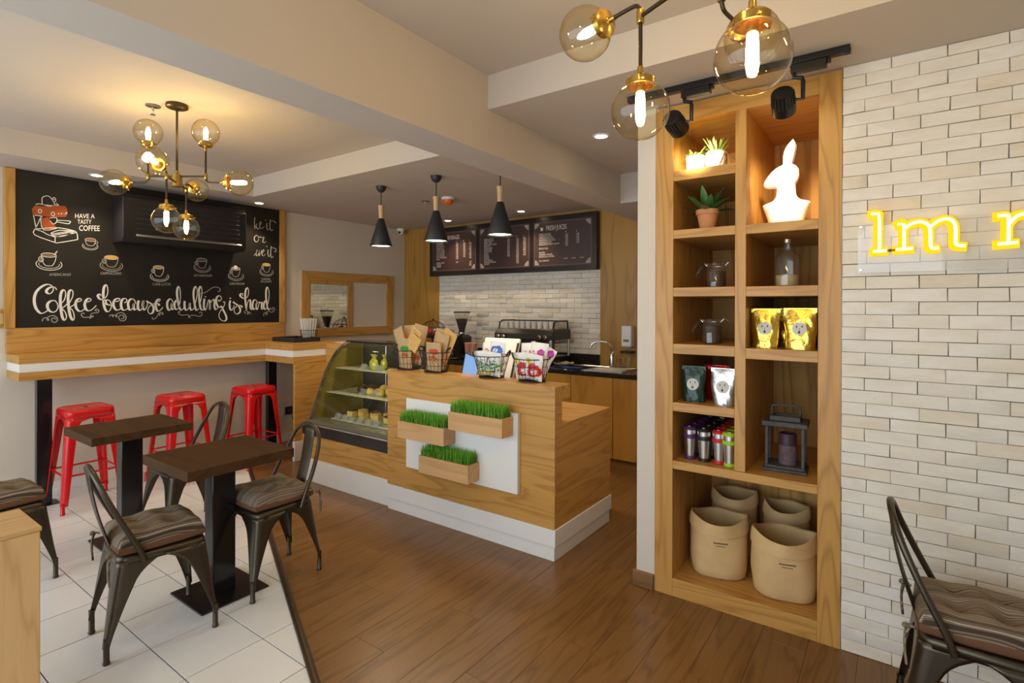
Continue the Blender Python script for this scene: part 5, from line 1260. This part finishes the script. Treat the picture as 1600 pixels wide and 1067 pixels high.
coffee_bag('second gold foil coffee bag standing in the back row', (-.46, 3.06, 1.3315), gold, .14, .195, 0, None, False)

# travel mugs
def mug(label, loc, col, group):
    cm = MUG.setdefault(col, pbr('mug_colour', col, .35)); t = thing('travel_mug', label, 'travel mug', loc, 0, group)
    obj('body', M().lathe([(.027, .012), (.029, .06), (.035, .130), (.0365, .158), (.035, .158), (.031, .120)], n=22, caps=False), steel, t, smooth=40)
    obj('base_ring', M().lathe([(.028, 0), (.031, .002), (.0305, .018), (.027, .018)], n=22), cm, t, smooth=40)
    obj('grip_band', M().lathe([(.0355, .112), (.0382, .114), (.0386, .131), (.0365, .133)], n=22), cm, t, smooth=40)
    obj('neck', M().lathe([(.0365, .138), (.0365, .158)], n=22), chrome, t, smooth=40)
    obj('lid', M().lathe([(.0368, .157), (.0375, .165), (.031, .173), (.012, .175)], n=22), cm, t, smooth=40)
    obj('lid_tab', M().box(-.008, .008, -.022, .006, .173, .178), chrome, t, bevel=.002)
    return t
MUG = {}
cols_ = [((.085, .018, .12), 'purple', -.899), ((.012, .012, .012), 'black', -.822), ((.55, .012, .02), 'red', -.745), ((.33, .55, .02), 'lime green', -.676)]
for ci, (c, nm, x) in enumerate(cols_):
    nrows = 6 if ci < 3 else 3; r0 = None
    if ci == 3: x = -.688
    for r in range(nrows):
        loc = (x if not (r and ci == 3) else x, 2.905+.082*r-(.02 if ci == 3 else 0)+(.01 if ci == 0 else 0), .7185)
        lab = ('steel travel mug with %s bands at the front of the mug shelf' % nm) if r == 0 else ('steel travel mug with %s lid, %s from the front in its row' % (nm, ('second', 'third', 'fourth', 'fifth', 'sixth')[r-1]))
        G = 'travel mugs on the mug shelf'
        if r0 is None: r0 = mug(lab, loc, c, G)
        else:
            d_ = dup(r0, loc, .4*r, lab, G)

# lantern and candle
lm = mottle('grey_weathered_metal', (.055, .052, .052), (.095, .09, .088), 25, .6, 0, .2)
t = thing('lantern', 'dark grey open lantern with carrying handle in the right column', 'lantern', (-.448, 3.0, .7185), .06)
W2, D2 = .098, .082
obj('base', M().box(-W2, W2, -D2, D2, 0, .016).box(-W2+.008, W2-.008, -D2+.008, D2-.008, .016, .030), lm, t, bevel=.003)
for sx in (1, -1):
    for sy in (1, -1): obj('upright', M().box(sx*(W2-.018)-.007, sx*(W2-.018)+.007, sy*(D2-.018)-.007, sy*(D2-.018)+.007, .03, .225), lm, t, bevel=.002)
tp = M()
for x0_, x1_, y0_, y1_ in ((-W2-.003, W2+.003, -D2-.003, -D2+.03), (-W2-.003, W2+.003, D2-.03, D2+.003), (-W2-.003, -W2+.03, -D2+.03, D2-.03), (W2-.03, W2+.003, -D2+.03, D2-.03)): tp.box(x0_, x1_, y0_, y1_, .225, .248)
obj('top_frame', tp, lm, t, bevel=.003)
tp = M()
for x0_, x1_, y0_, y1_ in ((-.068, .068, -.056, -.042), (-.068, .068, .042, .056), (-.068, -.054, -.042, .042), (.054, .068, -.042, .042)): tp.box(x0_, x1_, y0_, y1_, .248, .272)
obj('chimney', tp, lm, t, bevel=.003)
obj('handle', M().tube(spline([(-.062, 0, .27), (-.064, 0, .30), (-.054, 0, .318), (0, 0, .320), (.054, 0, .318), (.064, 0, .30), (.062, 0, .27)], 4), .0055, 8), lm, t, smooth=60)
t = thing('pillar_candle', 'plum coloured pillar candle with paler base standing inside the lantern', 'candle', (-.438, 2.995, .749))
plum = mottle('plum_wax', (.045, .022, .035), (.06, .03, .045), 14, .45); plum2 = mottle('frosted_plum_wax', (.10, .06, .075), (.17, .115, .13), 50, .7)
obj('body', M().lathe([(.041, .094), (.041, .150), (.038, .154), (.034, .146), (.004, .143)], n=26), plum, t, smooth=40)
obj('frosted_base', M().lathe([(.0405, 0), (.042, .004), (.042, .095), (.040, .096)], n=26), plum2, t, smooth=40)
obj('wick', M().tube([(0, 0, .143), (.002, 0, .158)], .0016, 5), black_matte, t)

# paper sacks
sack_m = mottle('kraft_sack', (.60, .40, .18), (.68, .47, .23), 9, .8, 0, .5, 16)
def sack(label, loc, rx, ry, h, cuff, rz, print_=True, sq=2.6):
    t = thing('paper_sack', label, 'paper bag', loc, rz)
    rnd = random.Random(int(abs(loc[0])*1e4)); ph = [rnd.uniform(0, 6.28) for _ in range(6)]
    def R(a, z):
        c, s_ = math.cos(a), math.sin(a); e = sq-(sq-1.75)*min(1, z/h)**1.5
        k = 1/((abs(c)**e+abs(s_)**e)**(1/e))
        bulge = .86+.14*math.sin(PI*min(1, (z/h)*.9+.12))
        cr = 1+.012*math.sin(3*a+ph[0]+z*14)+.008*math.sin(7*a+ph[1]-z*31)+.010*math.sin(a*2+ph[2])
        return k*bulge*cr
    def pt(a, z, off=0):
        k = R(a, z); lift = .018*max(0, (z/h-.4))*(abs(math.cos(a))**6)*1.8 - .030*max(0, z/h-.6)*max(0, -math.sin(a))
        pin = max(0, z/h-.55)/.45; ca = abs(math.cos(a))
        return ((rx*k*(1+.13*pin*ca**8)+off)*math.cos(a), (ry*k*(1-.10*pin*(ca**2))+off)*math.sin(a), z+lift)
    n = 44
    rings = [[pt(2*PI*i/n, z) if j else tuple(c*.93 if q < 2 else c for q, c in enumerate(pt(2*PI*i/n, 0.0))) for i in range(n)] for j, z in enumerate([0, .012, .05, .09, .13, .17, .21, .25][:8]) if z < h] + [[pt(2*PI*i/n, h) for i in range(n)]]
    inner = [[pt(2*PI*i/n, z, -.006) for i in range(n)] for z in (h-.001, h*.7, h*.35, .012)]
    m = M().loft([[tuple(p) for p in r] for r in rings+inner])
    obj('sack', m, sack_m, t, smooth=70)
    c_ = M().loft([[pt(2*PI*i/n, z, o_) for i in range(n)] for z, o_ in ((h+.001, -.003), (h+.003, .002), (h-.01, .006), (h-cuff*.5, .008), (h-cuff, .007), (h-cuff, .003))], False)
    obj('folded_cuff', c_, sack_m, t, smooth=50)
    if print_:
        g = M(); zz = h-cuff-.035
        for i in range(9): 
            a = -PI/2+(-4+i)*.055; p1 = pt(a, zz, .0015); p2 = pt(a+.04, zz, .0015)
            g.add([(p1[0], p1[1], p1[2]), (p2[0], p2[1], p2[2]), (p2[0], p2[1], p2[2]+.006), (p1[0], p1[1], p1[2]+.006)], [(0, 1, 2, 3)])
        for i in range(6):
            a = -PI/2+(-2.5+i)*.055; p1 = pt(a, zz-.014, .0015); p2 = pt(a+.035, zz-.014, .0015)
            g.add([(p1[0], p1[1], p1[2]), (p2[0], p2[1], p2[2]), (p2[0], p2[1], p2[2]+.004), (p1[0], p1[1], p1[2]+.004)], [(0, 1, 2, 3)])
        obj('small_print', g, ink, t, fix=False)
sack('brown paper sack with folded cuff at the front left of the bottom shelf', (-.788, 3.06, .0955), .148, .145, .290, .060, .30, True, 3.0)
sack('brown paper sack with folded cuff at the front right of the bottom shelf', (-.462, 3.03, .0955), .150, .152, .285, .062, .25, True, 3.0)
sack('brown paper sack behind the front left one on the bottom shelf', (-.778, 3.375, .0955), .124, .135, .335, .060, .2, False, 3.2)
sack('brown paper sack behind the front right one on the bottom shelf', (-.500, 3.385, .0955), .118, .125, .310, .055, -.1, False, 3.6)

# ---------------------------------------------------------------- neon sign on the bricks
ns = thing('neon_sign', 'yellow neon sign with letters lm and r on a clear panel over the bricks', 'sign', (0, 0, 0))
neon_m = emit('neon_white_yellow', (1.0, .78, .22), 9); back_m = emit('neon_yellow_acrylic', (1.0, .56, .01), 1.1)
acr = thin_glass('clear_acrylic', (.97, .97, .97), 1.49, 1.2, .02, .22)
obj('acrylic_panel', M().box(-.136, .86, YS-.030, YS-.025, 1.682, 1.893), acr, ns, bevel=.001)
letters = {'letter_l': (0, 1), 'letter_m': (2, 3, 4, 5), 'letter_r': (6, 7, 8)}
for nm, ids in letters.items():
    g = M()
    for i in ids:
        p = NEON[i]; pp = [(a/1000, YS-.052, b/1000) for a, b in p]
        g.tube(spline(pp, 5) if len(pp) > 2 and i not in (0, 2) else pp, .0052, 8)
    lt = obj(nm, g, neon_m, ns, smooth=60)
    g = M()
    for i in ids:
        p = NEON[i]; P_ = spline([(a/1000-.004, b/1000-.002, 0) for a, b in p], 4)
        for a, b in zip(P_[:-1], P_[1:]):
            d_ = (b-a).normalized()*.010; q_ = Vector((-d_.y, d_.x, 0))*1.75
            a2, b2 = a-d_, b+d_
            g.prism([((a2+q_).x, (a2+q_).y), ((a2-q_).x, (a2-q_).y), ((b2-q_).x, (b2-q_).y), ((b2+q_).x, (b2+q_).y)], 'y', YS-.046, YS-.0305)
    obj('backing', g, back_m, lt, fix=False)
for x in (-.125, .85):
    for z in (1.695, 1.88): obj('stand_off', M().lathe([(.004, 0), (.004, .012)], (x, YS-.028, z), 8, axis=(0, -1, 0)), chrome, ns)
obj('connector', M().box(-.032, 0.0, YS-.046, YS-.036, 1.768, 1.778), black_matte, ns)

# ---------------------------------------------------------------- track with two spotlights
tk = thing('track_rail', 'black lighting track on the dropped ceiling above the oak shelf', 'track', (-1.12, 2.59, ZL))
obj('rail', M().box(0, .965, -.018, .018, -.030, 0), black_metal, tk, bevel=.002)
obj('end_notch', M().box(.945, .967, -.010, .010, -.033, -.012), black_matte, tk)
def spot(label, x, z, yaw, aim):
    t = thing('track_spotlight', label, 'spotlight', (x, 2.59, ZL-.031))
    obj('adapter', M().box(.0, .135, -.019, .019, -.036, 0).box(.135, .150, -.012, .012, -.020, -.004), black_metal, t, bevel=.003)
    hx_, hz = -.030, -.150
    obj('arm', M().tube([(.012, -.0, -.030), (.012, -.0, -.050), (.042, -.0, -.060), (.046, -.0, -.075), (.046, -.0, hz), (.01, -.0, hz+.002)], .0095, 8), black_metal, t, smooth=40)
    d = (Vector(aim)-Vector((x+hx_, 2.59, ZL-.031+hz))).normalized()
    c = Vector((hx_, -.0, hz))
    hd = obj('head', M().lathe([(.030, -.060), (.041, -.055), (.046, 0), (.0485, .012), (.0485, .050), (.044, .050), (.041, .03)], c, 22, axis=d), black_metal, t, smooth=40)
    fins = M()
    for k in range(20):
        a = 2*PI*k/20; q = d.to_track_quat('Z', 'Y')
        fins.tube([c+q @ Vector((.044*math.cos(a), .044*math.sin(a), -.050)), c+q @ Vector((.0475*math.cos(a), .0475*math.sin(a), .006))], .0026, 5)
    obj('cooling_fins', fins, black_matte, hd)
    obj('lens', M().lathe([(.040, .040), (.040, .043)], c, 18, axis=d), emit('spot_lens', (1, .85, .6), 12), hd)
    p = Vector((x, 2.59, ZL-.031))+c+d*.06
    lamp('SPOT', 'track_spot_light', p, TRACK_W, (1.0, .80, .52), .025, target=p+d, angle=62, blend=.8)
spot('black track spotlight aimed at the white potted succulents', -.845, 0, 0, (-.84, 2.97, 2.29))
spot('black track spotlight aimed at the white rabbit bust', -.372, 0, 0, (-.44, 3.03, 2.15))

# ---------------------------------------------------------------- ceiling lights
for lab, x, y in (('recessed downlight over the middle of the chalkboard', -5.34, 1.60), ('recessed downlight over the right end of the chalkboard', -5.38, 3.005), ('recessed downlight above the left part of the menu board', -4.535, 4.965),
                  ('recessed downlight above the right part of the menu board', -3.42, 4.95), ('recessed downlight beside the beam right of the menu board', -1.506, 3.06)):
    t = thing('downlight', lab, 'downlight', (x, y, ZL))
    obj('trim_ring', M().lathe([(.055, 0), (.055, -.003), (.040, -.006), (.038, -.001)], n=24, caps=False), white_m, t, smooth=40)
    obj('lens', M().lathe([(.039, -.0015), (.039, -.003)], n=20), disc_m, t)
    lamp('SPOT', 'downlight_beam', (x, y, ZL-.02), SPOT_W, (1.0, .80, .54), .035, target=(x, y, 0), angle=105, blend=.9)
pd = None
for lab, x in (('black cone pendant light with wooden neck, left of the three', -3.745), ('black cone pendant light with wooden neck, middle of the three', -3.072), ('black cone pendant light with wooden neck, right of the three beside the beam', -2.415)):
    if pd is None:
        pd = t = thing('pendant_light', lab, 'pendant light', (x, 3.22, 2.068))
        obj('shade', M().lathe([(.098, .0), (.099, .004), (.026, .247), (.022, .250), (.022, .246), (.095, .004)], n=40, caps=False), pend_black, t, smooth=40)
        obj('wooden_neck', M().lathe([(.020, .249), (.021, .262), (.023, .32), (.029, .365), (.026, .367)], n=24), wood_neck, t, smooth=40)
        obj('cord', M().tube([(0, 0, .366), (0, 0, .49)], .0045, 8), black_matte, t)
        obj('ceiling_cup', M().lathe([(.008, .482), (.024, .488), (.040, .508), (.047, .536)], n=24), pend_black, t, smooth=50)
        obj('diffuser', M().lathe([(.090, .010), (.090, .013)], n=30), pend_disc, t)
        lamp('SPOT', 'pendant_beam', (0, 0, -.01), PEND_W, (1.0, .82, .56), .08, rot=(0, 0, 0), parent=t, angle=150, blend=.7)
    else: dup(pd, (x, 3.22, 2.068), 0, lab)

def globe(t, base, d, r=.080):
    """lamp holder, glass globe and filament bulb at the end of an arm, pointing along d"""
    d = Vector(d).normalized(); base = Vector(base)
    s_ = obj('lamp_holder', M().lathe([(.008, -.02), (.009, .0), (.016, .006), (.034, .010), (.040, .016), (.040, .034), (.036, .034), (.034, .018), (.014, .014), (.013, .050), (.010, .052)], base, 20, axis=d), brass, t, smooth=40)
    for k in range(3):
        a = 2*PI*k/3; q = d.to_track_quat('Z', 'Y')
        obj('thumb_screw', M().tube([base+q @ Vector((.036*math.cos(a), .036*math.sin(a), .027)), base+q @ Vector((.052*math.cos(a), .052*math.sin(a), .027))], .004, 6), brass, s_)
    c = base+d*(.026+r*.93)
    pf = []
    for i in range(17):
        th = PI*.135+(PI*.865-.02)*i/16; pf.append((r*math.sin(th), -r*math.cos(th)))
    obj('glass_globe', M().lathe(pf, c, 28, axis=d, caps=False), globe_m, s_, smooth=80)
    obj('bulb', M().lathe([(.011, .050), (.012, .060), (.0135, .085), (.0135, .10), (.009, .122), (.003, .132)], base, 12, axis=d), bulb_m, s_, smooth=80)
def chandelier(label, x, y, arms, zc=ZU, hub=-.468):
    t = thing('globe_chandelier', label, 'chandelier', (x, y, zc))
    obj('ceiling_canopy', M().lathe([(.062, 0), (.062, -.018), (.055, -.024), (.010, -.026)], n=26), dark_brass, t, smooth=40)
    obj('stem', M().tube([(0, 0, -.02), (0, 0, hub+.03)], .007, 10), dark_brass, t)
    obj('stem_collar', M().lathe([(.011, hub+.03), (.011, hub+.055)], n=12), brass, t, smooth=40)
    obj('hub', M().lathe([(.028, hub-.045), (.031, hub-.042), (.031, hub+.028), (.026, hub+.032)], n=20), brass, t, smooth=40)
    for ang, up, ang2 in arms:
        d = Vector((math.cos(ang), math.sin(ang), 0)); hz_ = hub+(.020 if up else -.022); j = d*.18+Vector((0, 0, hz_))
        obj('arm', M().tube([tuple(d*.028+Vector((0, 0, hz_))), tuple(j)], .006, 8), dark_brass, t, smooth=60)
        obj('joint', M().lathe([(.010, -.018), (.011, -.016), (.011, .016), (.010, .018)], j, 12), brass, t, smooth=40)
        d = Vector((math.cos(ang2), math.sin(ang2), 0)); s_ = -1 if up else 1
        ow = spline([tuple(j+Vector((0, 0, .014*s_))), tuple(j+Vector((0, 0, .026*s_))+d*.005), tuple(j+d*.024+Vector((0, 0, .038*s_))), tuple(j+d*.10+Vector((0, 0, .038*s_)))], 5)
        obj('arm', M().tube(ow, .006, 8), dark_brass, t, smooth=60)
        globe(t, ow[-1]+d*.012, d)
        L_ = .164 if up else .146; s_ = 1 if up else -1
        obj('arm', M().tube([tuple(j+Vector((0, 0, .016*s_))), tuple(j+Vector((0, 0, L_*s_)))], .006, 8), dark_brass, t, smooth=60)
        globe(t, j+Vector((0, 0, (L_+.012)*s_)), (0, 0, s_))
rd = math.radians
chandelier('brass globe chandelier with glowing bulbs in front of the chalkboard', -3.66, 1.51, [(rd(35.6), 1, rd(35.6)), (rd(215.6), 1, rd(215.6)), (rd(140.6), 0, rd(140.6)), (rd(320.6), 0, rd(320.6))])
CX, CY = .8133*.435-.5819*1.32, .5819*.435+.8133*1.32
chandelier('brass globe chandelier cut by the top picture edge near the camera', CX, CY, [(rd(80.6), 1, rd(80.6)), (rd(260.6), 1, rd(260.6)), (rd(153), 0, rd(163)), (rd(333), 0, rd(333))], ZU, -.437)
